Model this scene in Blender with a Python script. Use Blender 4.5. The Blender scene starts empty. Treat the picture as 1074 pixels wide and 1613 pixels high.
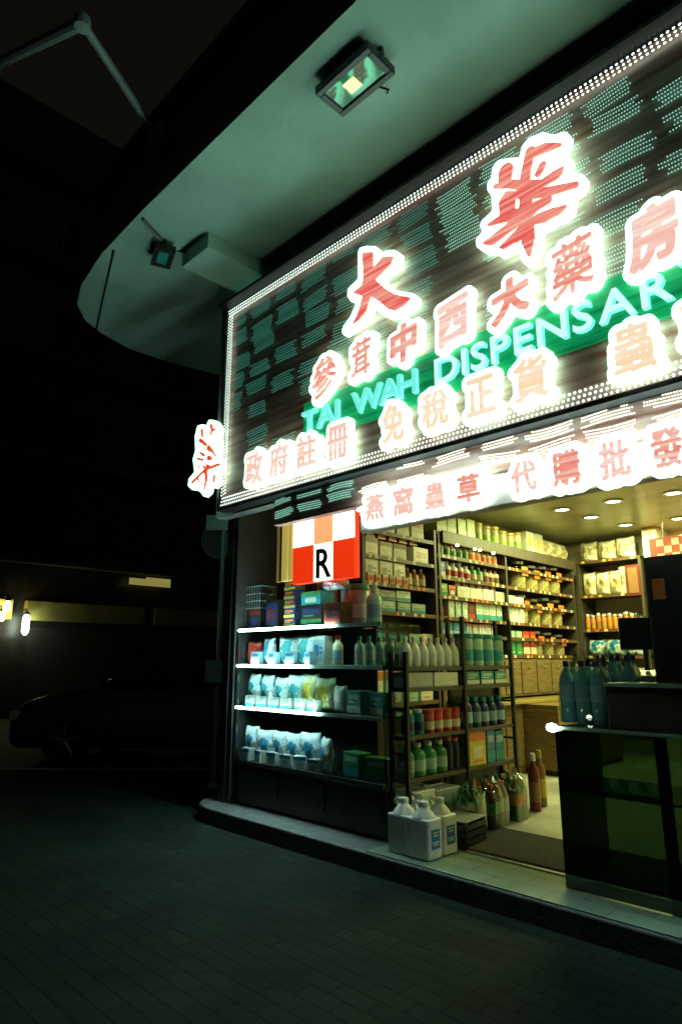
import bpy, bmesh, math, random
import numpy as np
from mathutils import Vector, Matrix
random.seed(7)
S = bpy.context.scene
COL = S.collection
R = math.radians

# ---------------------------------------------------------------- camera
PITCH, YAW, FPX = R(13.06), R(45.0), 1009.0
CAM = Vector((0.0, -3.87, 1.55))
cd = bpy.data.cameras.new('camera'); cam = bpy.data.objects.new('camera', cd); COL.objects.link(cam)
cam.location = CAM; cam.rotation_euler = (R(90) + PITCH, 0, YAW)
cd.sensor_fit = 'VERTICAL'; cd.sensor_height = 36; cd.lens = FPX / 1613 * 36
cd.clip_start = 0.05; cd.clip_end = 800
S.camera = cam
# ---------------------------------------------------------------- sky (a city night) and a faint moon
w = bpy.data.worlds.new("World"); S.world = w; w.use_nodes = True
nt = w.node_tree; bg = nt.nodes['Background']
sky = nt.nodes.new('ShaderNodeTexSky'); sky.sky_type = 'NISHITA'; sky.sun_disc = False
sky.sun_elevation = R(-4); sky.sun_rotation = R(120)
mx = nt.nodes.new('ShaderNodeMixRGB'); mx.blend_type = 'ADD'; mx.inputs[0].default_value = 1
mx.inputs[2].default_value = (0.055, 0.05, 0.025, 1)      # city glow on low cloud
nt.links.new(sky.outputs[0], mx.inputs[1]); nt.links.new(mx.outputs[0], bg.inputs[0])
bg.inputs[1].default_value = 0.06
sd = bpy.data.lights.new('moon', 'SUN'); sd.energy = 0.002; sd.angle = R(0.5); sd.color = (1, .95, .85)
so = bpy.data.objects.new('moon', sd); COL.objects.link(so); so.rotation_euler = (R(50), 0, R(120))
S.view_settings.view_transform = 'Standard'; S.view_settings.look = 'None'
S.view_settings.exposure = 0.0; S.view_settings.gamma = 1
S.render.engine = 'CYCLES'
cy = S.cycles
cy.use_denoising = True; cy.max_bounces = 7; cy.diffuse_bounces = 3; cy.glossy_bounces = 3
cy.transmission_bounces = 5; cy.transparent_max_bounces = 12; cy.sample_clamp_indirect = 4; cy.caustics_reflective = False
cy.caustics_refractive = False

# ---------------------------------------------------------------- pixel of the 1074x1613 photograph -> point on a real plane
def ray(px, py):
    u, v = px - 537, 806.5 - py
    fw = FPX * math.cos(PITCH) - v * math.sin(PITCH); up = FPX * math.sin(PITCH) + v * math.cos(PITCH)
    k = math.sqrt(.5)
    return Vector(((-fw + u) * k, (fw + u) * k, up))
def atY(px, py, Y): d = ray(px, py); return CAM + d * ((Y - CAM.y) / d.y)
def atX(px, py, X): d = ray(px, py); return CAM + d * ((X - CAM.x) / d.x)
def atZ(px, py, Z): d = ray(px, py); return CAM + d * ((Z - CAM.z) / d.z)

# ---------------------------------------------------------------- materials
M = {}
def mat(name, col, rough=.6, metal=0, var=0., scale=8., bump=0., bscale=40., emit=None, es=1., sample=True, coat=0, spec=.5, alpha=1, stretch=None):
    m = bpy.data.materials.new(name); m.use_nodes = True; n = m.node_tree; b = n.nodes['Principled BSDF']
    b.inputs['Base Color'].default_value = (*col, 1); b.inputs['Roughness'].default_value = rough
    b.inputs['Metallic'].default_value = metal; b.inputs['Coat Weight'].default_value = coat
    b.inputs['Specular IOR Level'].default_value = spec; b.inputs['Alpha'].default_value = alpha
    tc = None
    if var or bump:
        tc = n.nodes.new('ShaderNodeTexCoord'); src = tc.outputs['Object']
        if stretch:
            mp = n.nodes.new('ShaderNodeMapping'); mp.inputs['Scale'].default_value = stretch
            n.links.new(src, mp.inputs[0]); src = mp.outputs[0]
    if var:
        t = n.nodes.new('ShaderNodeTexNoise'); t.inputs['Scale'].default_value = scale; t.inputs['Detail'].default_value = 6
        n.links.new(src, t.inputs['Vector'])
        r = n.nodes.new('ShaderNodeValToRGB'); r.color_ramp.elements[0].position = .3; r.color_ramp.elements[1].position = .7
        r.color_ramp.elements[0].color = (*[c * (1 - var) for c in col], 1)
        r.color_ramp.elements[1].color = (*[min(1, c * (1 + var)) for c in col], 1)
        n.links.new(t.outputs[0], r.inputs[0]); n.links.new(r.outputs[0], b.inputs['Base Color'])
    if bump:
        t = n.nodes.new('ShaderNodeTexNoise'); t.inputs['Scale'].default_value = bscale; t.inputs['Detail'].default_value = 8
        n.links.new(src, t.inputs['Vector'])
        bp = n.nodes.new('ShaderNodeBump'); bp.inputs['Strength'].default_value = bump; bp.inputs['Distance'].default_value = .02
        n.links.new(t.outputs[0], bp.inputs['Height']); n.links.new(bp.outputs[0], b.inputs['Normal'])
    if emit:
        b.inputs['Emission Color'].default_value = (*emit, 1); b.inputs['Emission Strength'].default_value = es
        if not sample: m.cycles.emission_sampling = 'NONE'
    M[name] = m
    return m
def glass(name, col, refl=.12, tint=1.):
    m = bpy.data.materials.new(name); m.use_nodes = True; n = m.node_tree; n.nodes.clear()
    o = n.nodes.new('ShaderNodeOutputMaterial'); mixn = n.nodes.new('ShaderNodeMixShader')
    t = n.nodes.new('ShaderNodeBsdfTransparent'); g = n.nodes.new('ShaderNodeBsdfGlossy')
    t.inputs[0].default_value = (*col, 1); g.inputs['Roughness'].default_value = .04
    fr = n.nodes.new('ShaderNodeFresnel'); fr.inputs[0].default_value = 1.45
    ad = n.nodes.new('ShaderNodeMath'); ad.operation = 'ADD'; ad.inputs[1].default_value = refl * .25; ad.use_clamp = True
    ge = n.nodes.new('ShaderNodeNewGeometry'); sb = n.nodes.new('ShaderNodeMath'); sb.operation = 'SUBTRACT'; sb.inputs[0].default_value = 1
    ml = n.nodes.new('ShaderNodeMath'); ml.operation = 'MULTIPLY'
    n.links.new(ge.outputs['Backfacing'], sb.inputs[1]); n.links.new(fr.outputs[0], ad.inputs[0])
    n.links.new(ad.outputs[0], ml.inputs[0]); n.links.new(sb.outputs[0], ml.inputs[1]); n.links.new(ml.outputs[0], mixn.inputs[0])
    n.links.new(t.outputs[0], mixn.inputs[1]); n.links.new(g.outputs[0], mixn.inputs[2]); n.links.new(mixn.outputs[0], o.inputs[0])
    M[name] = m
    return m
def brickmat(name, c1, c2, mortar, scale, bw, rh, ms, rough, bump=.4, offset=.5):
    m = bpy.data.materials.new(name); m.use_nodes = True; n = m.node_tree; b = n.nodes['Principled BSDF']; b.inputs['Specular IOR Level'].default_value = .12
    tc = n.nodes.new('ShaderNodeTexCoord'); br = n.nodes.new('ShaderNodeTexBrick'); br.offset = offset
    for k, v in (('Color1', c1), ('Color2', c2), ('Mortar', mortar)): br.inputs[k].default_value = (*v, 1)
    br.inputs['Scale'].default_value = scale; br.inputs['Brick Width'].default_value = bw
    br.inputs['Row Height'].default_value = rh; br.inputs['Mortar Size'].default_value = ms; br.inputs['Mortar Smooth'].default_value = .2
    n.links.new(tc.outputs['Object'], br.inputs['Vector'])
    t = n.nodes.new('ShaderNodeTexNoise'); t.inputs['Scale'].default_value = 1.7; t.inputs['Detail'].default_value = 9
    n.links.new(tc.outputs['Object'], t.inputs['Vector'])
    mm = n.nodes.new('ShaderNodeMixRGB'); mm.blend_type = 'MULTIPLY'; mm.inputs[0].default_value = .75
    rp = n.nodes.new('ShaderNodeValToRGB'); rp.color_ramp.elements[0].position = .3; rp.color_ramp.elements[0].color = (.25, .25, .25, 1)
    rp.color_ramp.elements[1].position = .72
    n.links.new(t.outputs[0], rp.inputs[0]); n.links.new(br.outputs['Color'], mm.inputs[1]); n.links.new(rp.outputs[0], mm.inputs[2])
    n.links.new(mm.outputs[0], b.inputs['Base Color']); b.inputs['Roughness'].default_value = rough
    t2 = n.nodes.new('ShaderNodeTexNoise'); t2.inputs['Scale'].default_value = 60; t2.inputs['Detail'].default_value = 6
    n.links.new(tc.outputs['Object'], t2.inputs['Vector'])
    ma = n.nodes.new('ShaderNodeMath'); ma.operation = 'MULTIPLY_ADD'; ma.inputs[1].default_value = .25
    inv = n.nodes.new('ShaderNodeMath'); inv.operation = 'SUBTRACT'; inv.inputs[0].default_value = 1
    n.links.new(br.outputs['Fac'], inv.inputs[1]); n.links.new(t2.outputs[0], ma.inputs[0]); n.links.new(inv.outputs[0], ma.inputs[2])
    bp = n.nodes.new('ShaderNodeBump'); bp.inputs['Strength'].default_value = bump; bp.inputs['Distance'].default_value = .012
    n.links.new(ma.outputs[0], bp.inputs['Height']); n.links.new(bp.outputs[0], b.inputs['Normal'])
    M[name] = m

# setting
brickmat('paving', (.013, .024, .016), (.018, .030, .020), (.008, .014, .009), 1, .24, .12, .007, .9, .7)
mat('asphalt', (.05, .05, .05), .85, var=.3, scale=5, bump=.5, bscale=120)
mat('kerb_stone', (.2, .21, .19), .8, var=.35, scale=6, bump=.4)
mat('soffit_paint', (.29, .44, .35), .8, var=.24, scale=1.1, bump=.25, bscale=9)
mat('fascia', (.10, .10, .09), .8, var=.3, scale=3, bump=.3)
mat('render_wall', (.16, .16, .14), .85, var=.3, scale=3, bump=.3)
mat('dark_tile', (.035, .035, .033), .35, var=.3, scale=4)
mat('plinth', (.10, .11, .10), .6, var=.35, scale=9, bump=.3)
brickmat('threshold_tile', (.25, .34, .24), (.30, .39, .28), (.2, .2, .18), 1, .40, .20, .006, .35, .2)
brickmat('shop_floor', (.62, .60, .50), (.66, .63, .52), (.4, .38, .3), 1, .45, .45, .004, .35, .1, 0)
mat('shop_wall', (.62, .56, .40), .6, var=.1, scale=3)
mat('shop_ceiling', (.36, .37, .22), .3, var=.2, scale=3)
mat('wood', (.19, .125, .045), .45, var=.35, scale=6, stretch=(1, 1, 7))
mat('dark_wood', (.07, .05, .03), .45, var=.3, scale=6)
mat('shelf_dark', (.06, .05, .035), .4)
mat('shelf_edge', (.11, .06, .025), .4)
mat('black', (.012, .012, .012), .45, var=.3)
mat('black_plastic', (.02, .022, .022), .3)
mat('rubber', (.015, .015, .015), .8, bump=.3)
mat('mat_fibre', (.025, .02, .018), .95, var=.4, scale=30, bump=.8, bscale=200)
mat('steel', (.5, .52, .5), .25, metal=1)
mat('painted_steel', (.25, .32, .29), .4, var=.2)
mat('brass_post', (.62, .50, .16), .28, metal=.7)
mat('grey_metal', (.10, .10, .10), .4, metal=.6)
glass('clear_glass', (.93, .97, .95)); glass('green_glass', (.62, .80, .74)); glass('dark_glass', (.13, .20, .15), .25)
glass('film', (.75, .82, .78), .5)
# sign
EW = (.42, 1.0, .70)
mat('letter_white', (.8, .8, .8), .4, emit=EW, es=4.2)
mat('letter_side', (.8, .8, .8), .4, emit=(.72, 1.0, .80), es=2.1)
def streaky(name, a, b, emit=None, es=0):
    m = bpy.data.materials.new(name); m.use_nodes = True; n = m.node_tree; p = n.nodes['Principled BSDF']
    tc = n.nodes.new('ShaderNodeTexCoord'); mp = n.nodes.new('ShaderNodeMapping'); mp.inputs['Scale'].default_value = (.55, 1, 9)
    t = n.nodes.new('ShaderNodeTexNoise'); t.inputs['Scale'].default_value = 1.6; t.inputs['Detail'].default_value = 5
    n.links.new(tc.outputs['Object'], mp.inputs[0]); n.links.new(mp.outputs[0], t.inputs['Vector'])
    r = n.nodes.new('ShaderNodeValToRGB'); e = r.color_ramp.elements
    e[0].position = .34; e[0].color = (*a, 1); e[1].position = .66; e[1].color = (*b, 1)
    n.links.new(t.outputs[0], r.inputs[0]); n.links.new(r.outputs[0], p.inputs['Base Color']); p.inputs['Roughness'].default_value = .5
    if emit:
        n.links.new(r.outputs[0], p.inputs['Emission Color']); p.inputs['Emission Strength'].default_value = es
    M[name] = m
streaky('sign_back', (.24, .075, .05), (.56, .38, .32))  # red-brown light trails of the letters painted in as streaks
streaky('low_sign_back', (.40, .25, .20), (.58, .48, .42))  # pale trail glow of the lower letters painted into the panel
streaky('green_panel', (.0, .13, .04), (.005, .32, .10), True, 1.0)  # emissive stand-in for the green letter trail
def scan(name, a, b):       # red acrylic, fine paler lines painted in for LED light trails
    m = bpy.data.materials.new(name); m.use_nodes = True; n = m.node_tree; p = n.nodes['Principled BSDF']
    tc = n.nodes.new('ShaderNodeTexCoord'); mp = n.nodes.new('ShaderNodeMapping'); mp.inputs['Scale'].default_value = (1.1, 1, 26)
    t = n.nodes.new('ShaderNodeTexNoise'); t.inputs['Scale'].default_value = 1.5; t.inputs['Detail'].default_value = 3
    n.links.new(tc.outputs['Object'], mp.inputs[0]); n.links.new(mp.outputs[0], t.inputs['Vector'])
    r = n.nodes.new('ShaderNodeValToRGB'); e = r.color_ramp.elements
    e[0].position = .4; e[0].color = (*a, 1); e[1].position = .68; e[1].color = (*b, 1)
    n.links.new(t.outputs[0], r.inputs[0]); n.links.new(r.outputs[0], p.inputs['Emission Color']); p.inputs['Emission Strength'].default_value = 1
    p.inputs['Base Color'].default_value = (.5, .05, .04, 1); p.inputs['Roughness'].default_value = .35
    M[name] = m; m.cycles.emission_sampling = 'NONE'
scan('red_face', (.80, .10, .09), (.90, .44, .33))
scan('deep_red_face', (.72, .055, .025), (.80, .14, .07))
scan('rose_face', (.84, .24, .19), (.93, .62, .50))
scan('pink_face', (.92, .50, .42), (.97, .80, .70))
scan('amber_face', (.95, .70, .44), (.98, .86, .70))
mat('cyan_letter', (.4, .8, .8), .4, emit=(.20, 1.0, .85), es=.85, sample=False)
mat('pale_cyan_letter', (.6, .8, .8), .4, emit=(.62, .97, .98), es=1.0, sample=False)
mat('led_white', (.8, .8, .8), .4, emit=(.75, 1.0, .86), es=2.6, sample=False)
mat('led_cream', (.8, .8, .7), .4, emit=(.90, 1.0, .78), es=1.9, sample=False)
mat('led_teal', (.2, .5, .4), .4, emit=(.06, .42, .32), es=.62, sample=False)
mat('led_pale', (.3, .5, .4), .4, emit=(.30, .80, .62), es=1.0, sample=False)
mat('led_strip', (.8, .8, .8), .4, emit=(.30, 1.0, .66), es=9)
mat('box_white', (.8, .8, .7), .4, emit=(1, .97, .82), es=2.6)
mat('box_red', (.7, .05, .02), .4, emit=(.80, .035, .004), es=1.0)
mat('box_orange', (.8, .3, .1), .4, emit=(.95, .42, .17), es=1.0)
mat('tube_white', (.8, .8, .8), .4, emit=(.62, 1.0, 1.0), es=85)
mat('downlight_glow', (.8, .8, .8), .4, emit=(1, 1, .72), es=9)
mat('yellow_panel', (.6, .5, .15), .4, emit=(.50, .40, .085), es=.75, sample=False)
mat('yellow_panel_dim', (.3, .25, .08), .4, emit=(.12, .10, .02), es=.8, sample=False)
mat('yellow_lamp', (.8, .7, .3), .4, emit=(1, .82, .25), es=26)
mat('white_lamp', (.8, .8, .8), .4, emit=(.8, 1, .75), es=15)
mat('strip_lit', (.7, .7, .3), .4, emit=(.42, .36, .10), es=.55, sample=False)
mat('chip', (.8, .8, .4), .4, emit=(.75, .8, .36), es=1, sample=False)
mat('flood_reflector', (.10, .24, .18), .05, metal=.55)
mat('teal_lens', (.03, .25, .22), .3)
# goods
G = {'white': (.74, .74, .66), 'cream': (.72, .64, .42), 'red': (.55, .05, .03), 'orange': (.75, .20, .03), 'green': (.05, .28, .09),
     'blue': (.03, .20, .42), 'teal': (.03, .33, .36), 'yellow': (.68, .52, .05), 'brown': (.22, .11, .04), 'black': (.02, .02, .02),
     'grey': (.3, .32, .3), 'pink': (.62, .32, .30), 'sky': (.35, .52, .62), 'navy': (.02, .04, .12), 'lime': (.38, .55, .10),
     'amber': (.45, .22, .04), 'mint': (.40, .60, .48), 'maroon': (.16, .02, .02), 'carton': (.34, .24, .12)}
for k, c in G.items():
    m_ = mat('g_' + k, c, .38, var=.12, scale=14); n_ = m_.node_tree; b_ = n_.nodes['Principled BSDF']
    oi = n_.nodes.new('ShaderNodeObjectInfo'); hs = n_.nodes.new('ShaderNodeHueSaturation')
    mr = n_.nodes.new('ShaderNodeMapRange'); mr.inputs[3].default_value = .62; mr.inputs[4].default_value = 1.15      # print lots vary
    n_.links.new(oi.outputs['Random'], mr.inputs[0]); n_.links.new(mr.outputs[0], hs.inputs['Value'])
    l_ = b_.inputs['Base Color'].links[0]; n_.links.new(l_.from_socket, hs.inputs['Color']); n_.links.new(hs.outputs[0], b_.inputs['Base Color'])
mat('herb', (.38, .28, .10), .8, var=.6, scale=30, bump=.6, bscale=60)
def crumple(name, cols):
    m = bpy.data.materials.new(name); m.use_nodes = True; n = m.node_tree; p = n.nodes['Principled BSDF']
    tc = n.nodes.new('ShaderNodeTexCoord'); t = n.nodes.new('ShaderNodeTexNoise'); t.inputs['Scale'].default_value = 7; t.inputs['Detail'].default_value = 2
    n.links.new(tc.outputs['Object'], t.inputs['Vector'])
    r = n.nodes.new('ShaderNodeValToRGB'); r.color_ramp.interpolation = 'CONSTANT'
    e = r.color_ramp.elements; e[0].position = 0; e[0].color = (*cols[0], 1); e[1].position = .45; e[1].color = (*cols[1], 1)
    for i, c in enumerate(cols[2:]):
        x = e.new(.55 + .1 * i); x.color = (*c, 1)
    n.links.new(t.outputs[0], r.inputs[0]); n.links.new(r.outputs[0], p.inputs['Base Color']); p.inputs['Roughness'].default_value = .22
    t2 = n.nodes.new('ShaderNodeTexNoise'); t2.inputs['Scale'].default_value = 13; t2.inputs['Detail'].default_value = 3
    n.links.new(tc.outputs['Object'], t2.inputs['Vector'])
    bp = n.nodes.new('ShaderNodeBump'); bp.inputs['Strength'].default_value = .9; bp.inputs['Distance'].default_value = .04
    n.links.new(t2.outputs[0], bp.inputs['Height']); n.links.new(bp.outputs[0], p.inputs['Normal'])
    M[name] = m
crumple('pack_blue', [(.05, .30, .50), (.70, .80, .85), (.75, .80, .80), (.05, .15, .40)])
crumple('pack_teal', [(.05, .35, .40), (.60, .78, .80), (.80, .85, .85), (.6, .1, .1)])
crumple('pack_yellow', [(.65, .55, .08), (.70, .65, .30), (.75, .72, .55), (.3, .35, .05)])
crumple('pack_clear', [(.45, .36, .18), (.70, .66, .46), (.80, .78, .62), (.35, .22, .08)])

# ---------------------------------------------------------------- mesh helpers
class MB:
    def __init__(s): s.v = []; s.f = []; s.m = []
    def add(s, vs, fs, m=0):
        o = len(s.v); s.v += [tuple(p) for p in vs]
        for f in fs: s.f.append([i + o for i in f]); s.m.append(m)
        return s
    def box(s, x0, x1, y0, y1, z0, z1, m=0):
        x0, x1 = sorted((x0, x1)); y0, y1 = sorted((y0, y1)); z0, z1 = sorted((z0, z1))
        return s.add([(x0, y0, z0), (x1, y0, z0), (x1, y1, z0), (x0, y1, z0), (x0, y0, z1), (x1, y0, z1), (x1, y1, z1), (x0, y1, z1)],
                     [(0, 3, 2, 1), (4, 5, 6, 7), (0, 1, 5, 4), (1, 2, 6, 5), (2, 3, 7, 6), (3, 0, 4, 7)], m)
    def lathe(s, prof, n=16, m=0, c=(0, 0, 0), axis='z'):
        vs = []; fs = []
        for r, z in prof:
            for i in range(n):
                a = 2 * math.pi * i / n; p = (r * math.cos(a), r * math.sin(a), z)
                if axis == 'x': p = (p[2], p[0], p[1])
                if axis == 'y': p = (p[1], p[2], p[0])
                vs.append((p[0] + c[0], p[1] + c[1], p[2] + c[2]))
        for j in range(len(prof) - 1):
            for i in range(n):
                k = (i + 1) % n; fs.append((j * n + i, j * n + k, (j + 1) * n + k, (j + 1) * n + i))
        fs.append(tuple(range(n - 1, -1, -1))); fs.append(tuple((len(prof) - 1) * n + i for i in range(n)))
        return s.add(vs, fs, m)
    def tube(s, pts, r, n=8, m=0):
        pts = [Vector(p) for p in pts]; vs = []; fs = []
        for j, p in enumerate(pts):
            t = (pts[min(j + 1, len(pts) - 1)] - pts[max(j - 1, 0)]).normalized()
            u = t.cross(Vector((0, 0, 1)) if abs(t.z) < .9 else Vector((1, 0, 0))).normalized(); w_ = t.cross(u)
            for i in range(n):
                a = 2 * math.pi * i / n; vs.append(p + u * (r * math.cos(a)) + w_ * (r * math.sin(a)))
        for j in range(len(pts) - 1):
            for i in range(n):
                k = (i + 1) % n; fs.append((j * n + i, j * n + k, (j + 1) * n + k, (j + 1) * n + i))
        fs.append(tuple(range(n - 1, -1, -1))); fs.append(tuple((len(pts) - 1) * n + i for i in range(n)))
        return s.add(vs, fs, m)
    def prism(s, poly, z0, z1, m=0):        # polygon in XY
        n = len(poly); vs = [(x, y, z0) for x, y in poly] + [(x, y, z1) for x, y in poly]
        return s.add(vs, [tuple(range(n - 1, -1, -1)), tuple(range(n, 2 * n))] + [(i, (i + 1) % n, n + (i + 1) % n, n + i) for i in range(n)], m)
    def build(s, name, mats, parent=None, bevel=0, smooth=False, seg=2):
        me = bpy.data.meshes.new(name); me.from_pydata(s.v, [], s.f)
        for m in (mats if isinstance(mats, (list, tuple)) else [mats]): me.materials.append(M[m])
        for p, i in zip(me.polygons, s.m): p.material_index = i
        b = bmesh.new(); b.from_mesh(me)
        bmesh.ops.recalc_face_normals(b, faces=b.faces)
        if bevel: bmesh.ops.bevel(b, geom=b.edges[:], offset=bevel, segments=seg, affect='EDGES', profile=.5)
        b.to_mesh(me); b.free()
        if smooth:
            for p in me.polygons: p.use_smooth = True
            try: me.set_sharp_from_angle(angle=R(38))
            except Exception: pass
        o = bpy.data.objects.new(name, me); COL.objects.link(o)
        if parent: o.parent = parent
        return o
def tag(o, label, cat, group=None, kind=None):
    o['label'] = label; o['category'] = cat
    if group: o['group'] = group
    if kind: o['kind'] = kind
    return o
def thing(name, label, cat, loc=(0, 0, 0), rz=0, group=None):
    o = bpy.data.objects.new(name, None); COL.objects.link(o); o.empty_display_size = .1
    o.location = loc; o.rotation_euler = (0, 0, rz)
    return tag(o, label, cat, group)
def struct(o): o['kind'] = 'structure'; return o
def clone(root, loc, rz=0, label=None, group=None, scale=None):
    r = root.copy(); COL.objects.link(r); r.location = loc; r.rotation_euler = (0, 0, rz)
    if scale: r.scale = scale
    if label: r['label'] = label
    if group: r['group'] = group
    for ch in root.children:
        c = ch.copy(); COL.objects.link(c); c.parent = r
        for g in ch.children:
            d = g.copy(); COL.objects.link(d); d.parent = c
    return r

# ================================================================ SETTING
g_ = .0
kb = [(-18, -7.8), (-7.3, 2.9), (-7.0, 3.6), (-7.0, 60), (30, 60), (30, -14), (-18, -14)]
struct(MB().prism(kb, -.4, 0).build('pavement', 'paving'))
rd = MB().add([(-400, -400, -.13), (400, -400, -.13), (400, 400, -.13), (-400, 400, -.13)], [(0, 1, 2, 3)]).build('road', 'asphalt'); struct(rd)
kp = [(-18.01, -7.66), (-7.42, 2.93), (-7.14, 3.62), (-7.14, 60), (-7.0, 60), (-7.0, 3.6), (-7.3, 2.9), (-18, -7.8)]
struct(MB().prism(kp, -.3, .012).build('kerb', 'kerb_stone'))

# ================================================================ SHOP BUILDING
ZS = 5.72                                   # soffit of the canopy
FL = .15                                    # shop floor
BW, BE, BN = -5.95, 1.6, 7.0                # outer west wall, east end, back
bld = thing('shop_building', 'dark corner building whose rounded canopy and plinth hold the lit pharmacy', 'building', (-2, 3, 0))
def bpart(name, mb, mats, **k):
    o = mb.build(name, mats, None, **k); o.parent = bld; o.matrix_parent_inverse = Matrix.Translation((2, -3, 0)); return o
edge = [(560, 0), (440, 118), (330, 227), (230, 330), (160, 400), (128, 450), (122, 480), (135, 505), (160, 525), (205, 550), (270, 572), (350, 592)]
cpts = [atZ(x, y, ZS) for x, y in edge]
YE = sum(p.y for p in cpts[:4]) / 4
poly = [(4.0, YE)] + [(p.x, YE if i < 4 else p.y) for i, p in enumerate(cpts)] + [(cpts[-1].x + .1, 9.5), (4.0, 9.5)]
bpart('canopy', MB().prism(poly, ZS, ZS + .12), 'soffit_paint')
def offset_poly(pl, d):
    out = []; n = len(pl)
    for i, p in enumerate(pl):
        a = Vector(pl[i - 1]); b = Vector(p); c = Vector(pl[(i + 1) % n])
        n1 = (b - a).normalized(); n2 = (c - b).normalized(); nn = Vector((-(n1.y + n2.y), n1.x + n2.x)).normalized()
        out.append(tuple(b + nn * d))
    return out
bpart('fascia', MB().prism(offset_poly(poly, -.05), ZS + .02, ZS + .86), 'fascia')
bpart('fascia_ledge', MB().prism(offset_poly(poly, .05), ZS + .862, ZS + .99), 'fascia')
bpart('upper_wall', MB().box(-7.6, 4, 3.4, 9.3, ZS + .99, 17), 'dark_tile')
# downstand beam from the sign to the canopy edge
b0, b1 = atZ(305, 352, ZS), atZ(452, 432, ZS)
bpart('beam', MB().box(b1.x - .48, b1.x, YE + .62, .055, ZS - .17, ZS + .02), 'soffit_paint', bevel=.01)
# facade wall above the shop front, west wall, back wall, floor, ceiling
bpart('facade_wall', MB().box(BW, BE, .06, .26, 3.50, ZS + .001), 'render_wall')
bpart('facade_lintel', MB().box(BW, BE, .10, .24, 3.10, 3.498), 'render_wall')
bpart('side_wall', MB().box(BW - .0, BW + .2, .27, BN + .2, .0, ZS - .001), 'dark_tile')
bpart('inner_side_wall', MB().box(-5.30, -5.10, 1.05, BN, FL + .002, 3.56), 'shop_wall')
bpart('inner_end_wall', MB().box(BW + .2, -5.302, .98, 1.12, FL + .002, 3.56), 'dark_wood')
bpart('back_wall', MB().box(-5.10, BE, BN - .1, BN + .1, FL + .002, 3.56), 'shop_wall')
bpart('east_wall', MB().box(BE - .2, BE, .27, BN - .102, FL + .002, 3.56), 'shop_wall')
bpart('ceiling', MB().box(BW + .201, BE - .201, .265, BN - .101, 3.56, 3.66), 'shop_ceiling')
# plinth with a rounded corner
pc = [(2.2, 0), (-5.75, 0)] + [(-5.75 - .45 * math.sin(a), .45 - .45 * math.cos(a)) for a in (R(30), R(60), R(90))] + [(-6.2, BN + .2), (2.2, BN + .2)]
bpart('plinth', MB().prism(pc, -.02, FL - .012), 'plinth', bevel=.012)
bpart('threshold', MB().box(-3.62, BE, .02, .52, FL - .011, FL - .004), 'threshold_tile')
bpart('floor', MB().box(BW + .21, BE - .21, .53, BN - .11, FL - .011, FL), 'shop_floor')
bpart('door_track', MB().box(-3.55, BE - .25, .515, .545, FL - .006, FL + .006), 'steel')
bpart('pillar', MB().box(BW + .005, -5.83, .262, .9, FL, 3.1), 'dark_tile')

# ================================================================ SIGN LETTERING: signed distance outlines, cut at a level and extruded
def seg_sdf(P, A, B):
    d = B - A; L = np.maximum((d * d).sum(-1), 1e-12)
    out = np.full(len(P), 1e9)
    for a, dd, l in zip(A, d, L):
        q = P - a; t = np.clip((q @ dd) / l, 0, 1)
        out = np.minimum(out, np.hypot(q[:, 0] - t * dd[0], q[:, 1] - t * dd[1]))
    return out
def poly_sdf(P, A, B):
    ins = np.zeros(len(P), bool)
    for a, b in zip(A, B):
        c = ((a[1] > P[:, 1]) != (b[1] > P[:, 1]))
        if a[1] != b[1]: ins ^= c & (P[:, 0] < (b[0] - a[0]) * (P[:, 1] - a[1]) / (b[1] - a[1]) + a[0])
    return np.where(ins, -1, 1) * seg_sdf(P, A, B)
def caps_sdf(P, chains):
    out = np.full(len(P), 1e9)
    for ch in chains:
        for (x0, y0, r0), (x1, y1, r1) in zip(ch[:-1], ch[1:]):
            a = np.array((x0, y0)); d = np.array((x1 - x0, y1 - y0)); q = P - a
            t = np.clip((q @ d) / max(d @ d, 1e-12), 0, 1)
            out = np.minimum(out, np.hypot(q[:, 0] - t * d[0], q[:, 1] - t * d[1]) - (r0 + t * (r1 - r0)))
    return out
def contour(F, x, y, lev):
    """filled region F < lev on the grid as (verts, faces): marching squares with whole cells merged in rows"""
    D = F - lev; nx, ny = len(x), len(y); idx = {}; vs = []; fs = []
    def V(px, py):
        k = (round(px, 6), round(py, 6))
        if k not in idx: idx[k] = len(vs); vs.append((px, py))
        return idx[k]
    for j in range(ny - 1):
        for i in range(nx - 1):
            c = [(x[i], y[j], D[j, i]), (x[i + 1], y[j], D[j, i + 1]), (x[i + 1], y[j + 1], D[j + 1, i + 1]), (x[i], y[j + 1], D[j + 1, i])]
            if min(q[2] for q in c) >= 0: continue
            pl = []
            for k in range(4):
                a, b = c[k], c[(k + 1) % 4]
                if a[2] < 0: pl.append(V(a[0], a[1]))
                if (a[2] < 0) != (b[2] < 0):
                    t = a[2] / (a[2] - b[2]); t = min(max(t, .02), .98); pl.append(V(a[0] + (b[0] - a[0]) * t, a[1] + (b[1] - a[1]) * t))
            pl = [q for n_, q in enumerate(pl) if q != pl[n_ - 1]]
            if len(pl) >= 3: fs.append(pl)
    return vs, fs
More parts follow.
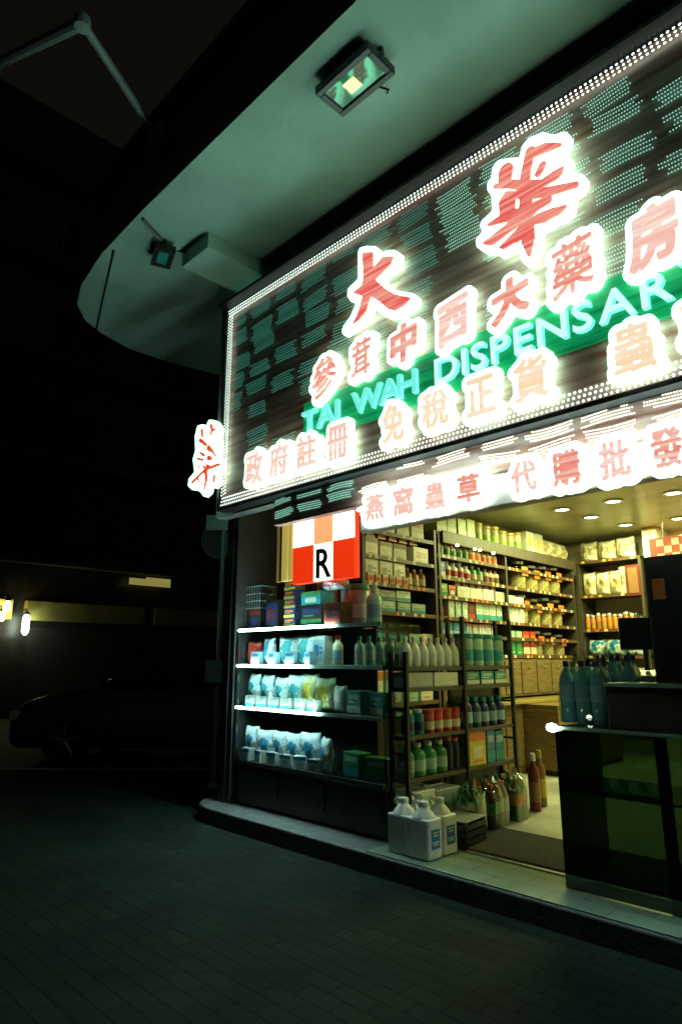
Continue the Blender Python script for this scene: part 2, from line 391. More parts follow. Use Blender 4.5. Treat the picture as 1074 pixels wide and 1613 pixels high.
def sheet(name, F, x, y, lev, Yf, Yb, mats, parent):
    """extruded plate in the XZ plane, front at Y=Yf (towards the street), back at Yb; mats front, side"""
    vs, fs = contour(F, x, y, lev)
    if not fs: return None
    edges = {}
    for f in fs:
        for a, b in zip(f, f[1:] + f[:1]):
            if (b, a) in edges: del edges[(b, a)]
            else: edges[(a, b)] = 1
    n = len(vs); me = bpy.data.meshes.new(name)
    faces = [list(f) for f in fs]; k = len(faces); side = []; bi = {}
    V3 = [(a, Yf, b) for a, b in vs]
    for a, b in edges:
        for q in (a, b):
            if q not in bi: bi[q] = len(V3); V3.append((vs[q][0], Yb, vs[q][1]))
        side.append([b, a, bi[a], bi[b]])
    me.from_pydata(V3, [], faces + side)
    for m in mats: me.materials.append(M[m])
    for i, p in enumerate(me.polygons): p.material_index = 0 if i < k else min(1, len(mats) - 1)
    bm = bmesh.new(); bm.from_mesh(me)
    bmesh.ops.dissolve_limit(bm, angle_limit=.002, verts=bm.verts[:], edges=bm.edges[:], delimit={'MATERIAL'})
    bmesh.ops.triangulate(bm, faces=[f for f in bm.faces if len(f.verts) > 4])
    bm.to_mesh(me); bm.free()
    o = bpy.data.objects.new(name, me); COL.objects.link(o)
    if parent: o.parent = parent; o.matrix_parent_inverse = parent_inv(parent)
    return o
def parent_inv(p): return Matrix.Translation(-Vector(p.location)) if p.rotation_euler.z == 0 else Matrix()
_gl = {}
def glyph(ch):
    if ch in _gl: return _gl[ch]
    c = bpy.data.curves.new('glyph', 'FONT'); c.body = ch; c.resolution_u = 3
    o = bpy.data.objects.new('glyph', c); COL.objects.link(o); bpy.context.view_layer.update()
    me = o.to_mesh(); cnt = {}; vv = np.array([(v.co.x, v.co.y) for v in me.vertices])
    key = {}; rm = [key.setdefault((round(a, 5), round(b, 5)), i) for i, (a, b) in enumerate(vv)]
    for p in me.polygons:
        l = [rm[i] for i in p.vertices]
        for a, b in zip(l, l[1:] + l[:1]): cnt[(min(a, b), max(a, b))] = cnt.get((min(a, b), max(a, b)), 0) + 1
    E_ = [k for k, v in cnt.items() if v == 1]
    A = np.array([vv[a] for a, b in E_]); B = np.array([vv[b] for a, b in E_])
    o.to_mesh_clear(); bpy.data.objects.remove(o); bpy.data.curves.remove(c)
    _gl[ch] = (A, B); return A, B
def grid(x0, x1, z0, z1, n):
    st = max(x1 - x0, z1 - z0) / n
    x = np.arange(x0, x1 + st, st); z = np.arange(z0, z1 + st, st)
    X, Z = np.meshgrid(x, z); return x, z, np.stack([X.ravel(), Z.ravel()], 1), X.shape

YB = -.04                                   # face of the sign board; letters stand in front of it
def han(ch, box, parent, Y=YB, face='red_face', lift=.10, fat=.030, rim=.062, shear=0., n=58, name='character'):
    """box = pixel columns and rows of the white outline in the photograph"""
    xa, xb, ya, yb = box; xm, ym = (xa + xb) / 2, (ya + yb) / 2
    X0, X1 = atY(xa, ym, Y - lift).x, atY(xb, ym, Y - lift).x; Z1, Z0 = atY(xm, ya, Y - lift).z, atY(xm, yb, Y - lift).z
    A, B = glyph(ch); lo = np.minimum(A.min(0), B.min(0)); hi = np.maximum(A.max(0), B.max(0))
    s = np.array((X1 - X0 - 2 * rim, Z1 - Z0 - 2 * rim)) / (hi - lo); o_ = np.array((X0 + rim, Z0 + rim))
    A = (A - lo) * s + o_; B = (B - lo) * s + o_
    if shear:
        xm_ = (X0 + X1) / 2
        for Q in (A, B): Q[:, 1] += shear * (Q[:, 0] - xm_); Q[:, 0] += .12 * shear / .2 * (Q[:, 1] - (Z0 + Z1) / 2) * .5
    x, z, P, sh = grid(X0 - .05, X1 + .05, Z0 - .07, Z1 + .07, n)
    F = poly_sdf(P, A, B).reshape(sh)
    o = sheet(name, F, x, z, rim, Y - lift, Y - lift + .05, ['letter_white', 'letter_side'], parent)
    sub(sheet('face', F, x, z, fat - .02, Y - lift - .016, Y - lift - .001, [face], None), o)
    return o
def sub(o, p):
    if o is None: return
    mw = o.matrix_world.copy(); o.parent = p
    pp = Vector(p.parent.location) if p.parent else Vector(p.location)
    o.matrix_parent_inverse = Matrix.Translation(-pp) if p.parent is None else Matrix()
    # the part sits at its thing's base with an inverse offset, so its own world matrix is the identity
def unproj(pts, scale, ox, oy, Y):
    return [atY(ox + p[0] / scale, oy + p[1] / scale, Y) for p in pts]
def traced(outline, strokes, redpoly, scale, ox, oy, parent, Y, lift=.11, face='red_face', n=110, name='character'):
    Yf = Y - lift
    pts = np.array([(p.x, p.z) for p in unproj(outline, scale, ox, oy, Yf)])
    lo, hi = pts.min(0), pts.max(0); x, z, P, sh = grid(lo[0] - .03, hi[0] + .03, lo[1] - .03, hi[1] + .03, n)
    F = poly_sdf(P, pts, np.roll(pts, -1, 0)).reshape(sh)
    for _ in range(3):                      # round the traced corners
        G_ = np.pad(F, 1, mode='edge'); F = (G_[1:-1, 1:-1] * 2 + G_[:-2, 1:-1] + G_[2:, 1:-1] + G_[1:-1, :-2] + G_[1:-1, 2:]) / 6
    o = sheet(name, F, x, z, .004, Yf, Yf + .055, ['letter_white', 'letter_side'], parent)
    if redpoly:
        q = np.array([(p.x, p.z) for p in unproj(redpoly, scale, ox, oy, Yf - .016)]); Fr = poly_sdf(P, q, np.roll(q, -1, 0)).reshape(sh)
    else:
        ch = []
        for c in strokes:
            cc = []
            for (a, b, r) in c:
                p = atY(ox + a / scale, oy + b / scale, Yf - .016); p2 = atY(ox + a / scale, oy + (b + r) / scale, Yf - .016)
                cc.append((p.x, p.z, abs(p2.z - p.z)))
            ch.append(cc)
        Fr = caps_sdf(P, ch).reshape(sh)
        Fr = np.maximum(Fr, F + .035)
    sub(sheet('face', Fr, x, z, 0, Yf - .016, Yf - .001, [face], None), o)
    return o

# ---------------------------------------------------------------- the big LED board
X0, Z0, Z1, X1 = atY(357, 650, YB).x, 3.16, 5.5, 1.3
Z0 = atY(353, 800, YB).z; Z1 = atY(362, 492, YB).z
board = thing('led_sign_board', 'huge LED sign board with red and white Chinese characters over the shop front', 'sign board', ((X0 + X1) / 2, YB, Z0))
MB().box(X0, X1, YB, .055, Z0, Z1)
def bd(name, mb, mats, **k):
    o = mb.build(name, mats, None, **k); o.parent = board; o.matrix_parent_inverse = parent_inv(board); return o
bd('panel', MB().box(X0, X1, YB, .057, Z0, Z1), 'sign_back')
fr = MB(); t = .035
fr.box(X0 - t, X1 + t, YB - .15, .056, Z1 + .001, Z1 + t); fr.box(X0 - t, X1 + t, YB - .05, .056, Z0 - t, Z0 - .001)  # top lip deepened to cast the dark band on the canopy
fr.box(X0 - t, X0 - .001, YB - .05, .056, Z0, Z1); bd('frame', fr, 'black')
def dot(mb, x, z, y, r, m=0, h=.006):
    mb.add([(x - r, y, z), (x, y, z - r), (x + r, y, z), (x, y, z + r), (x, y - h, z)], [(0, 1, 4), (1, 2, 4), (2, 3, 4), (3, 0, 4)], m)
def rdot(mb, x, z, y, r, m=0):
    vs = [(x + r * math.cos(a * math.pi / 3), y, z + r * math.sin(a * math.pi / 3)) for a in range(6)] + [(x, y - r * .6, z)]
    mb.add(vs, [(i, (i + 1) % 6, 6) for i in range(6)], m)
bl = MB(); pit = .036
nx = int((X1 - X0) / pit)
for i in range(nx):
    for k in range(3):
        rdot(bl, X0 + .02 + i * pit + .006 * k, Z1 - .022 - k * .034, YB - .035, .0100)
bd('light_border', bl, 'led_white')
bl = MB()
for i in range(int((Z1 - Z0 - .2) / pit)):
    for k in range(3): rdot(bl, X0 + .022 + k * .034, Z0 + .13 + i * pit + .008 * k, YB - .035, .0100)
bd('light_border', bl, 'led_white')
bl = MB()
for i in range(nx):
    for k in range(3): rdot(bl, X0 + .02 + i * pit + .010 * k, Z0 + .022 + k * .036, YB - .035, .0100)
bd('light_border', bl, 'led_white')
# unseen glowing strip added behind the lip to light beam end and canopy
bd('wash_light', MB().box(b1.x - .46, b1.x - .06, YB - .02, YB + .02, Z1 + t + .004, Z1 + t + .02), 'led_strip')
# blocks of LED rows, dots packed in waves to draw the LEDs' light trails
def led_trail_field(xa, xb, za, zb, y, bw, bh, rowp, pitch, density, r, seed, m_of):
    rn = random.Random(seed); mb = MB(); j = 0; z = zb
    while z - bh > za:
        x = xa + (rn.random() * .5 - .5) * bw
        while x < xb:
            dz = rn.uniform(-.5, .5) * bh * .5; ph = rn.uniform(0, 6.28); amp = rn.uniform(.002, .014)
            if rn.random() < density(x, z):
                nr = int(bh * rn.uniform(.75, 1.05) / rowp)
                for q in range(nr):
                    a = x + rn.uniform(0, .07); b = x + bw * rn.uniform(.80, .93); mid = m_of(x)
                    n_ = int((b - a) / pitch)
                    for i in range(n_):
                        px = a + i * pitch; pz = z + dz - q * rowp + amp * math.sin(ph + (px - x) / bw * 3.6)
                        if xa < px < xb and za < pz < zb: dot(mb, px, pz, y, r, mid)
            x += bw
        z -= bh * 1.12; j += 1
    return mb
def dens(x, z):
    t = (Z1 - z) / (Z1 - Z0); u = (x - X0) / 4.9
    if t < .22: return .95
    if t < .40: return .85 if u > .08 else .8
    if t < .62: return .75 if u < .5 else .45
    return .45
mbf = led_trail_field(X0 + .13, X1 - .05, Z0 + .15, Z1 - .13, YB - .012, .42, .21, .030, .0185, dens, .0062, 3, lambda x: 0 if x < X0 + 2.6 else 1)
bd('led_rows', mbf, ['led_teal', 'led_pale'])
# glowing strip added for the green light trail of the Latin line
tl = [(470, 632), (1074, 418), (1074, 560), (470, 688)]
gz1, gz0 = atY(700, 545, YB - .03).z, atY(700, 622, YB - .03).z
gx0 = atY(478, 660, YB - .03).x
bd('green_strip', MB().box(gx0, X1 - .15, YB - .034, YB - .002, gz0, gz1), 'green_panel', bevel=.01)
# the two big brush characters
o1 = [(245,200),(260,150),(330,130),(440,135),(480,180),(495,215),(560,180),(650,175),(710,210),(710,290),(660,370),(520,490),(600,590),(700,640),(860,665),(910,710),(900,780),(800,860),(700,910),(610,935),(540,910),(400,800),(360,910),(290,1000),(180,1070),(90,1135),(60,1090),(80,1030),(160,920),(230,760),(170,750),(125,690),(130,610),(190,550),(245,500)]
r1 = [(285,195),(405,190),(410,370),(520,240),(640,240),(600,330),(430,500),(540,600),(660,670),(835,705),(760,790),(650,855),(570,830),(480,750),(380,690),(330,850),(240,960),(170,1010),(230,900),(290,690),(180,650),(280,570),(300,480)]
traced(o1, None, r1, 7.16, 530, 370, board, YB)
o2 = [(420,290),(440,190),(500,120),(620,75),(700,100),(800,70),(840,100),(830,170),(790,240),(770,285),(840,280),(855,320),(830,400),(900,420),(960,440),(980,480),(950,560),(880,610),(870,680),(850,760),(800,800),(720,830),(600,900),(590,1060),(540,1140),(480,1195),(440,1160),(410,1060),(380,1050),(270,1115),(200,1080),(140,1085),(60,1040),(50,980),(110,910),(85,860),(100,820),(190,740),(185,600),(150,560),(150,500),(185,450),(190,370),(240,310),(330,295)]
s2 = [[(500,255,38),(620,205,42),(755,172,14)], [(505,230,40),(470,400,42),(450,540,48)], [(300,395,62),(292,455,58)],
      [(212,528,20),(330,505,34),(450,520,40)], [(450,520,40),(600,505,34),(720,430,42),(800,365,18)], [(610,345,30),(570,420,26)],
      [(300,585,16),(460,605,34),(640,575,40),(890,512,26)], [(310,650,72),(312,745,66)], [(155,852,12),(300,782,44),(460,765,64),(560,690,44),(660,640,30)],
      [(570,800,44),(690,762,52),(795,702,18)], [(115,1005,16),(185,985,40),(330,870,42),(430,800,44)], [(262,1045,20),(390,950,52),(470,870,56)],
      [(460,520,44),(470,760,60),(488,980,56),(497,1120,12)]]
traced(o2, s2, None, 5.37, 740, 195, board, YB, n=130)
for ch, bx in zip('參茸中西大藥房', [(487,538,554,632), (548,592,526,602), (609,665,502,578), (682,747,464,548), (765,845,428,512), (856,950,365,474), (975,1085,310,428)]):
    han(ch, bx, board, shear=.16, face='rose_face' if ch in '參茸中大藥' else 'pink_face', fat=.025 if ch in '參茸藥' else .036, rim=.060, n=72)
for ch, bx in zip('政府註冊免稅正貨蟲草', [(384,419,705,770), (421,460,692,757), (463,505,678,744), (511,556,661,732), (596,645,626,706), (657,716,606,683), (726,791,583,664), (799,875,551,642), (951,1048,496,600), (1058,1160,452,562)]):
    han(ch, bx, board, face='pink_face' if ch in '政府註冊' else 'amber_face', fat=.028, rim=.058, lift=.09, n=56)
# Latin line
def latin(word, bx, m):
    xa, xb, ya, yb = bx                    # first and last letter edges, rows of the first letter
    Yl = YB - .075
    Xa, Xb = atY(xa, (ya + yb) / 2, Yl).x, xb; z1, z0 = LZ1, LZ0
    gs = [glyph(c) for c in word]; ws = [max(A[:, 0].max(), B[:, 0].max()) - min(A[:, 0].min(), B[:, 0].min()) for A, B in gs]
    s = (z1 - z0) / .70; gap = ((Xb - Xa) - sum(ws) * s * 1.12) / max(1, len(word) - 1); X = Xa
    for c, (A, B), w_ in zip(word, gs, ws):
        lo = min(A[:, 0].min(), B[:, 0].min()); k = np.array((s * 1.12, s)); o_ = np.array((X, z0))
        a = (A - (lo, 0)) * k + o_; b = (B - (lo, 0)) * k + o_
        x, z, P, sh = grid(X - .04, X + w_ * s * 1.12 + .04, z0 - .04, z1 + .05, 52)
        sheet('letter', poly_sdf(P, a, b).reshape(sh), x, z, .005, Yl, Yl + .04, [m, 'cyan_letter'], board)
        X += w_ * s * 1.12 + gap
Yl = YB - .075
LZ1, LZ0 = atY(698, 561, Yl).z, atY(698, 600, Yl).z
latin('TAI', (475, atY(531, 650, Yl).x, 630, 680), 'cyan_letter')
latin('WAH', (553, atY(654, 610, Yl).x, 590, 645), 'cyan_letter')
latin('DISPENSARY', (684, atY(1128, 420, Yl).x, 545, 605), 'pale_cyan_letter')

# ---------------------------------------------------------------- projecting brush character on the far left of the board
ox_ = [(270,160),(300,90),(370,95),(400,130),(435,190),(410,300),(430,400),(420,540),(470,600),(460,680),(410,730),(415,850),(365,910),(315,870),(300,960),(245,1015),(205,960),(150,920),(100,930),(50,880),(60,800),(130,720),(110,560),(140,460),(135,280),(165,160),(230,145)]
sx_ = [[(210,215,22),(218,280,16)], [(190,330,24),(260,385,20)], [(322,152,20),(330,185,20)], [(385,195,6),(332,212,18),(306,288,4)], [(190,480,12),(235,512,20)],
       [(158,552,16),(225,572,14)], [(290,425,34),(345,472,14),(378,528,8)], [(292,545,30),(315,552,26)], [(172,665,8),(182,632,8)], [(95,842,18),(200,735,14),(262,682,20),(420,622,16)],
       [(255,690,28),(265,800,22),(235,935,6)], [(360,762,14),(356,830,13)], [(160,785,12),(176,842,5)], [(275,640,22),(300,652,16)], [(225,640,10),(250,668,16)]]
pc_ = atY(325, 780, YB)
side = thing('character_sign', 'lone red medicine character with thick white outline left of the LED board', 'sign', (pc_.x, YB, pc_.z))
traced(ox_, sx_, None, 7.67, 290, 650, side, YB, n=110, face='deep_red_face')
br_ = MB()
for zz in (atY(325, 700, YB).z, atY(325, 755, YB).z): br_.box(pc_.x + .03, X0 - .037, YB - .045, YB - .015, zz - .015, zz + .015)
o = br_.build('bracket', 'grey_metal'); o.parent = side; o.matrix_parent_inverse = parent_inv(side)

# ---------------------------------------------------------------- valance added for LED light trails, and lower sign under the board
Yv = .02
vx0 = atY(432, 790, Yv).x; vz1, vz0 = Z0 - .04, Z0 - .30
val = thing('led_valance', 'strip of pale LED rows hanging under the big sign board', 'LED strip', ((vx0 + X1) / 2, Yv, vz0))
def vp(name, mb, mats, root, **k):
    o = mb.build(name, mats, None, **k); o.parent = root; o.matrix_parent_inverse = parent_inv(root); return o
vp('panel', MB().box(vx0, X1, Yv, .098, vz0, vz1), 'sign_back', val)  # backing of the added LED trail strip
vp('led_rows', led_trail_field(vx0 + .02, X1 - .02, vz0 + .01, vz1 - .005, Yv - .008, .40, .10, .021, .016, lambda x, z: .85, .0062, 5, lambda x: 0 if x > vx0 + 1.0 else 1), ['led_cream', 'led_pale'], val)
YL = -.02
lx0 = atY(566, 800, YL).x; lz1, lz0 = vz0 - .01, atY(640, 825, YL).z
low = thing('lower_sign', 'cream lower fascia sign with chunky white outlined characters above the shop entrance', 'sign', ((lx0 + X1) / 2, YL, lz0))
vp('panel', MB().box(lx0, X1, YL, .099, lz0, lz1), 'low_sign_back', low, bevel=.012)
vp('trim', MB().box(lx0, X1, YL - .03, YL - .001, lz1 - .05, lz1 - .03), 'tube_white', low)
for ch, bx in zip('燕窩蟲草代購批發', [(570,613,769,829), (613,660,757,822), (662,710,749,813), (712,766,736,802), (795,857,715,787), (859,927,697,777), (931,1007,681,767), (1010,1092,660,750)]):
    han(ch, bx, low, Y=YL, face='rose_face' if ch in '草購發' else 'pink_face', fat=.026, rim=.055, lift=.08, n=56)

# ---------------------------------------------------------------- red and white checker lightbox
Yx = .28
lb0, lb1 = atY(463, 850, Yx), atY(559, 850, Yx); hz1 = atY(510, 795, Yx).z; hz0 = atY(510, 915, Yx).z
box = thing('checker_lightbox', 'glowing red and white checker lightbox with a black R beside the yellow post', 'lightbox', ((lb0.x + lb1.x) / 2, Yx, hz0))
cx = (lb1.x - lb0.x); cw = [0, .36, .67, 1.0]; zr = [hz0, hz0 + (hz1 - hz0) * .49, hz1]
vp('case', MB().box(lb0.x, lb1.x, Yx + .002, Yx + .06, hz0, hz1), 'box_red', box)
q0 = atY(434, 850, Yx).x; qw = lb0.x - .004 - q0
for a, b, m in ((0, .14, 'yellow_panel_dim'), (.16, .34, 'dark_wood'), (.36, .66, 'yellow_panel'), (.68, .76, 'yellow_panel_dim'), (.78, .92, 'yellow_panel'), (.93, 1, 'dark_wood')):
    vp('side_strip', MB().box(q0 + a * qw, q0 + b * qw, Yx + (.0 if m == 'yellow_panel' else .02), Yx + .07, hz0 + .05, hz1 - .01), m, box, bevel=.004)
def chk(c, r, m):
    xa = lb0.x + cw[c] * cx; xb = lb0.x + cw[c + 1] * cx
    vp('square', MB().box(xa + .004, xb - .004, Yx - .012, Yx + .001, zr[r] + .004, zr[r + 1] - .004 - (.05 if r else 0)), m, box)
chk(0, 1, 'box_white'); chk(1, 1, 'box_orange'); chk(2, 1, 'box_white'); chk(0, 0, 'box_red'); chk(1, 0, 'box_white'); chk(2, 0, 'box_red')
A, B = glyph('R'); lo = np.minimum(A.min(0), B.min(0)); hi = np.maximum(A.max(0), B.max(0))
xa = lb0.x + cw[1] * cx + .05; k = np.array((.19 / (hi[0] - lo[0]), .27 / (hi[1] - lo[1]))); o_ = np.array((xa, zr[1] - .33))
x, z, P, sh = grid(xa - .05, xa + .26, zr[1] - .38, zr[1] - .02, 50)
ro = sheet('letter', poly_sdf(P, (A - lo) * k + o_, (B - lo) * k + o_).reshape(sh), x, z, .006, Yx - .022, Yx - .0125, ['black'], box)

# ---------------------------------------------------------------- things on the canopy
def flood(px, label, chipm, refl, rz, w_, h_):
    c = atZ(px[0], px[1], ZS)
    f = thing('floodlight', label, 'floodlight', (c.x, c.y, ZS), rz, 'floodlights under the canopy')
    b = MB(); zz = -.10
    b.box(-w_ / 2, w_ / 2, -h_ / 2, h_ / 2, zz, zz + .05)
    for i in range(9): b.box(-w_ / 2 + .05 + i * (w_ - .1) / 8 - .006, -w_ / 2 + .05 + i * (w_ - .1) / 8 + .006, -h_ / 2 + .03, h_ / 2 - .03, zz + .051, zz + .085)
    b.build('housing', 'black_plastic', f)
    rim_ = MB(); t_ = .045; z0 = zz - .022
    rim_.box(-w_ / 2, w_ / 2, -h_ / 2, -h_ / 2 + t_, z0, zz - .001); rim_.box(-w_ / 2, w_ / 2, h_ / 2 - t_, h_ / 2, z0, zz - .001)
    rim_.box(-w_ / 2, -w_ / 2 + t_, -h_ / 2 + t_ + .001, h_ / 2 - t_ - .001, z0, zz - .001); rim_.box(w_ / 2 - t_, w_ / 2, -h_ / 2 + t_ + .001, h_ / 2 - t_ - .001, z0, zz - .001)
    rim_.build('bezel', 'black_plastic', f, bevel=.005)
    MB().box(-w_ / 2 + t_, w_ / 2 - t_, -h_ / 2 + t_, h_ / 2 - t_, zz - .006, zz - .002).build('reflector', refl, f)
    if chipm: MB().box(-.075, .035, -.05, .05, zz - .012, zz - .007).build('chip', chipm, f)
    a = MB().tube([(-w_ / 2 - .012, 0, zz + .02), (-w_ / 2 - .012, 0, -.012), (w_ / 2 + .012, 0, -.012), (w_ / 2 + .012, 0, zz + .02)], .012, 6)
    a.box(-.05, .05, -.04, .04, -.012, -.001); a.build('bracket', 'black_plastic', f)
    MB().tube([(.02, h_ / 2 - .06, zz + .09), (.03, h_ / 2 + .06, zz + .1), (.10, h_ / 2 + .12, -.04), (.05, h_ / 2 + .16, -.005)], .008, 6).build('cable', 'black', f)
    return f
flood((558, 112), 'dark framed floodlight with a small yellow chip on the canopy ceiling', 'chip', 'flood_reflector', 0, .52, .29)
flood((258, 392), 'small floodlight with a teal lens near the rounded canopy corner', None, 'teal_lens', R(-20), .32, .2)
cbl = [atZ(180, 395, ZS - .012), atZ(172, 430, ZS - .012), atZ(163, 470, ZS - .012), atZ(152, 522, ZS - .012)]
tag(MB().tube(cbl, .009, 6).build('ceiling_cable', 'black'), 'thin black cable stapled across the rounded canopy corner', 'cable')
q = [atZ(225, 345, ZS - .02), atZ(240, 362, ZS - .02), atZ(254, 378, ZS - .03)]
tag(MB().tube(q, .016, 8).build('conduit', 'grey_metal'), 'short grey conduit running from the canopy edge to the small floodlight', 'conduit')
# steel frame of an unlit hanging sign above the canopy edge
pf = atY(246, 212, YE - .08); pj = atY(130, 36, YE - .95); pe = atY(-70, 132, YE - 1.15)
arm = thing('sign_frame_pipe', 'bent grey steel pipe frame sticking out above the canopy edge', 'pipe frame', pf)
vp('pipe', MB().tube([pf, pj], .035, 10), 'painted_steel', arm); vp('pipe', MB().tube([pj, pe], .05, 10), 'painted_steel', arm)
vp('joint', MB().lathe([(.0, -.06), (.06, -.05), (.07, 0), (.06, .05), (0, .06)], 12, 0, pj), 'painted_steel', arm, smooth=True)
vp('wall_plate', MB().box(pf.x - .09, pf.x + .09, pf.y - .02, YE - .055, pf.z - .09, pf.z + .09), 'painted_steel', arm)

# ================================================================ FIXED SHOP FURNITURE
def place(o, root): o.parent = root; o.matrix_parent_inverse = parent_inv(root); return o
XL = -4.72                                            # front of the shelves on the inner side wall
def downlight(x, y, label):
    f = thing('downlight', label, 'ceiling lamp', (x, y, 3.56), 0, 'shop ceiling lamps')
    MB().lathe([(.125, -.001), (.125, -.016), (.095, -.020), (.09, -.004)], 20).build('trim', 'steel', f, smooth=True)
    MB().lathe([(.088, -.0035), (.088, -.010), (.05, -.018)], 20).build('lens', 'downlight_glow', f, smooth=True)
    l = bpy.data.lights.new('lamp', 'AREA'); l.shape = 'DISK'; l.size = .17; l.energy = LAMP; l.color = (.92, 1, .36)
    o = bpy.data.objects.new('lamp_light', l); COL.objects.link(o); o.parent = f; o.location = (0, 0, -.03)
    return f
LAMP = 36
dl = [((885, 803), 'ceiling lamp nearest the shelves, left end of the front row'), ((965, 790), 'ceiling lamp in the middle of the front row'), ((1060, 777), 'ceiling lamp on the right of the front row, near the frame edge'),
      ((930, 815), 'small ceiling lamp just behind the front row of ceiling lamps'), ((985, 827), 'ceiling lamp farthest back, above the back wall shelf'), ((1068, 817), 'ceiling lamp at the right of the back row, above the checker sign')]
for (px, lab) in dl:
    p = atZ(px[0], px[1], 3.55); downlight(p.x, p.y, lab)
for x, y in ((-.6, 2.2),): downlight(x, y, 'ceiling lamp inside the shop out of view beyond the right frame edge')

def shelf_unit(label, x0, x1, y0, y1, z0, levels, along, back=None, top=None, thick=.03, ups=(), m='shelf_dark', name='shelving_unit', edge='shelf_edge', backm='dark_wood'):
    """open shelving; along = 'x' or 'y' is its length"""
    cz = thing(name, label, 'shelving', ((x0 + x1) / 2, (y0 + y1) / 2, z0))
    for i, z in enumerate(levels):
        b = MB().box(x0, x1, y0, y1, z - thick, z)
        if along == 'y': b.box(x1 + .0005, x1 + .014, y0, y1, z - thick - .008, z + .006, 1)
        else: b.box(x0, x1, y0 - .014, y0 - .0005, z - thick - .008, z + .006, 1)
        rt = random.Random(i * 7 + int(abs(x0) * 10)); q_ = (y0 if along == 'y' else x0) + .1; e_ = (y1 if along == 'y' else x1) - .1
        while z > 1.3 and q_ < e_:              # price tags clipped to the front edge
            mi = rt.choice((2, 2, 2, 3, 4))
            if along == 'y': b.box(x1 + .0145, x1 + .017, q_, q_ + .055, z - .034, z + .004, mi)
            else: b.box(q_, q_ + .055, y0 - .017, y0 - .0145, z - .034, z + .004, mi)
            q_ += rt.choice((.10, .14, .22, .35))
        place(b.build('shelf', [m, edge, 'g_cream', 'g_yellow', 'g_orange']), cz)
    zt = top or max(levels)
    for u in ups:
        if along == 'y': b = MB().box(x0, x1 + .018, u - .02, u + .02, z0, zt)
        else: b = MB().box(u - .02, u + .02, y0 - .018, y1, z0, zt)
        place(b.build('upright', m), cz)
    if back:
        if along == 'y': b = MB().box(x0 - .02, x0 - .002, y0, y1, z0, zt)
        else: b = MB().box(x0, x1, y1 + .002, y1 + .02, z0, zt)
        place(b.build('back_panel', backm), cz)
    return cz
YA0, YA1, YB1 = 1.16, 2.50, 6.20
shelf_unit('near bay of wall shelving packed with small pale cartons, behind the glass showcase', -5.07, XL, YA0, YA1, FL + .002, [1.10, 1.66, 2.08, 2.39, 2.69, 2.98], 'y', True, 3.13, ups=(YA0 + .02, YA1 - .025))
shelf_unit('long far bay of wall shelving with bottle rows and orange labelled jars', -5.07, XL, YA1 + .02, YB1, FL + .002, [1.62, 1.86, 2.07, 2.33, 2.57, 2.84, 3.13], 'y', True, 3.13, ups=(YA1 + .06, 4.12, YB1 - .02))
# deep canopy board over the wall shelves
cb = thing('shelf_pelmet', 'dark sloping pelmet board running over the wall shelves', 'pelmet', (XL, 4.3, 3.0))
place(MB().box(XL + .016, XL + .05, YA1 + .1, YB1, 2.99, 3.145).build('board', 'dark_wood', bevel=.006), cb)
for i, yy in enumerate((2.9, 3.3, 3.42, 3.75)):
    place(MB().lathe([(.0, -.012), (.018, -.01), (.022, .012), (0, .014)], 10, 0, (XL + .052, yy, 2.985)).build('spot_lamp', 'yellow_lamp'), cb)
# drawer cabinet below
dc = thing('drawer_cabinet', 'wooden drawer cabinet with yellowish top under the far wall shelves', 'cabinet', (-4.7, 3.9, FL))
place(MB().box(-5.07, -4.50, 2.6, 3.98, FL + .002, 1.00).build('body', 'wood'), dc)
place(MB().box(-5.07, -4.42, 2.58, 6.0, 1.002, 1.05).build('top', 'brass_post', bevel=.008), dc)
place(MB().box(-5.07, -4.715, 2.6, 6.18, 1.08, 1.57).build('drawer_bank', 'wood'), dc)
for i in range(8):
    y = 2.66 + i * .43
    d = MB().box(-4.7135, -4.70, y, y + .40, 1.11, 1.54).build('drawer', 'wood', bevel=.005); place(d, dc)
    k = MB().lathe([(.0, 0), (.012, .003), (.016, .02), (.0, .028)], 10, 0, (-4.70, y + .2, 1.46), 'x').build('handle', 'brass_post'); k.parent = d
for i in range(3): place(MB().box(-4.499, -4.485, 2.64 + i * .45, 3.05 + i * .45, .25, .95).build('door', 'wood', bevel=.006), dc)
wc = thing('wooden_counter', 'brown wooden counter end standing across the back of the shop floor', 'counter', (-4.4, 5, FL))
place(MB().box(-4.76, -4.02, 4.0, 5.9, FL + .06, .998).build('body', 'wood', bevel=.006), wc)
place(MB().box(-4.74, -4.04, 4.03, 5.88, FL + .002, FL + .058).build('plinth', 'black'), wc)
place(MB().box(-4.70, -4.08, 3.985, 3.998, FL + .12, .94).build('panel', 'wood', bevel=.004), wc)
shelf_unit('back wall shelving with dried goods, small capped bottles and tissue packs', -4.70, -3.66, 6.32, 6.85, FL + .002, [1.05, 1.62, 2.03, 2.57, 3.13], 'x', True, 3.13, ups=(-4.68, -3.68), backm='shop_wall')
cp = thing('yellow_column', 'narrow cream yellow column beside the back shelving', 'column', (-3.5, 6.6, FL))
place(MB().box(-3.62, -3.40, 6.35, 6.88, FL + .002, 3.555).build('shaft', 'shop_wall', bevel=.01), cp)
place(MB().box(-3.45, -3.425, 6.335, 6.349, FL + .3, 3.5).build('strip', 'brass_post'), cp)
pq = thing('red_plaque', 'tall dark red wooden plaque hanging at the end of the back shelving', 'plaque', (-3.80, 6.3, 2.55))
place(MB().box(-3.90, -3.69, 6.285, 6.303, 2.52, 3.0).build('board', 'g_maroon', bevel=.006), pq)
place(MB().box(-3.87, -3.72, 6.279, 6.284, 2.56, 2.96).build('face', 'g_brown', bevel=.002), pq)
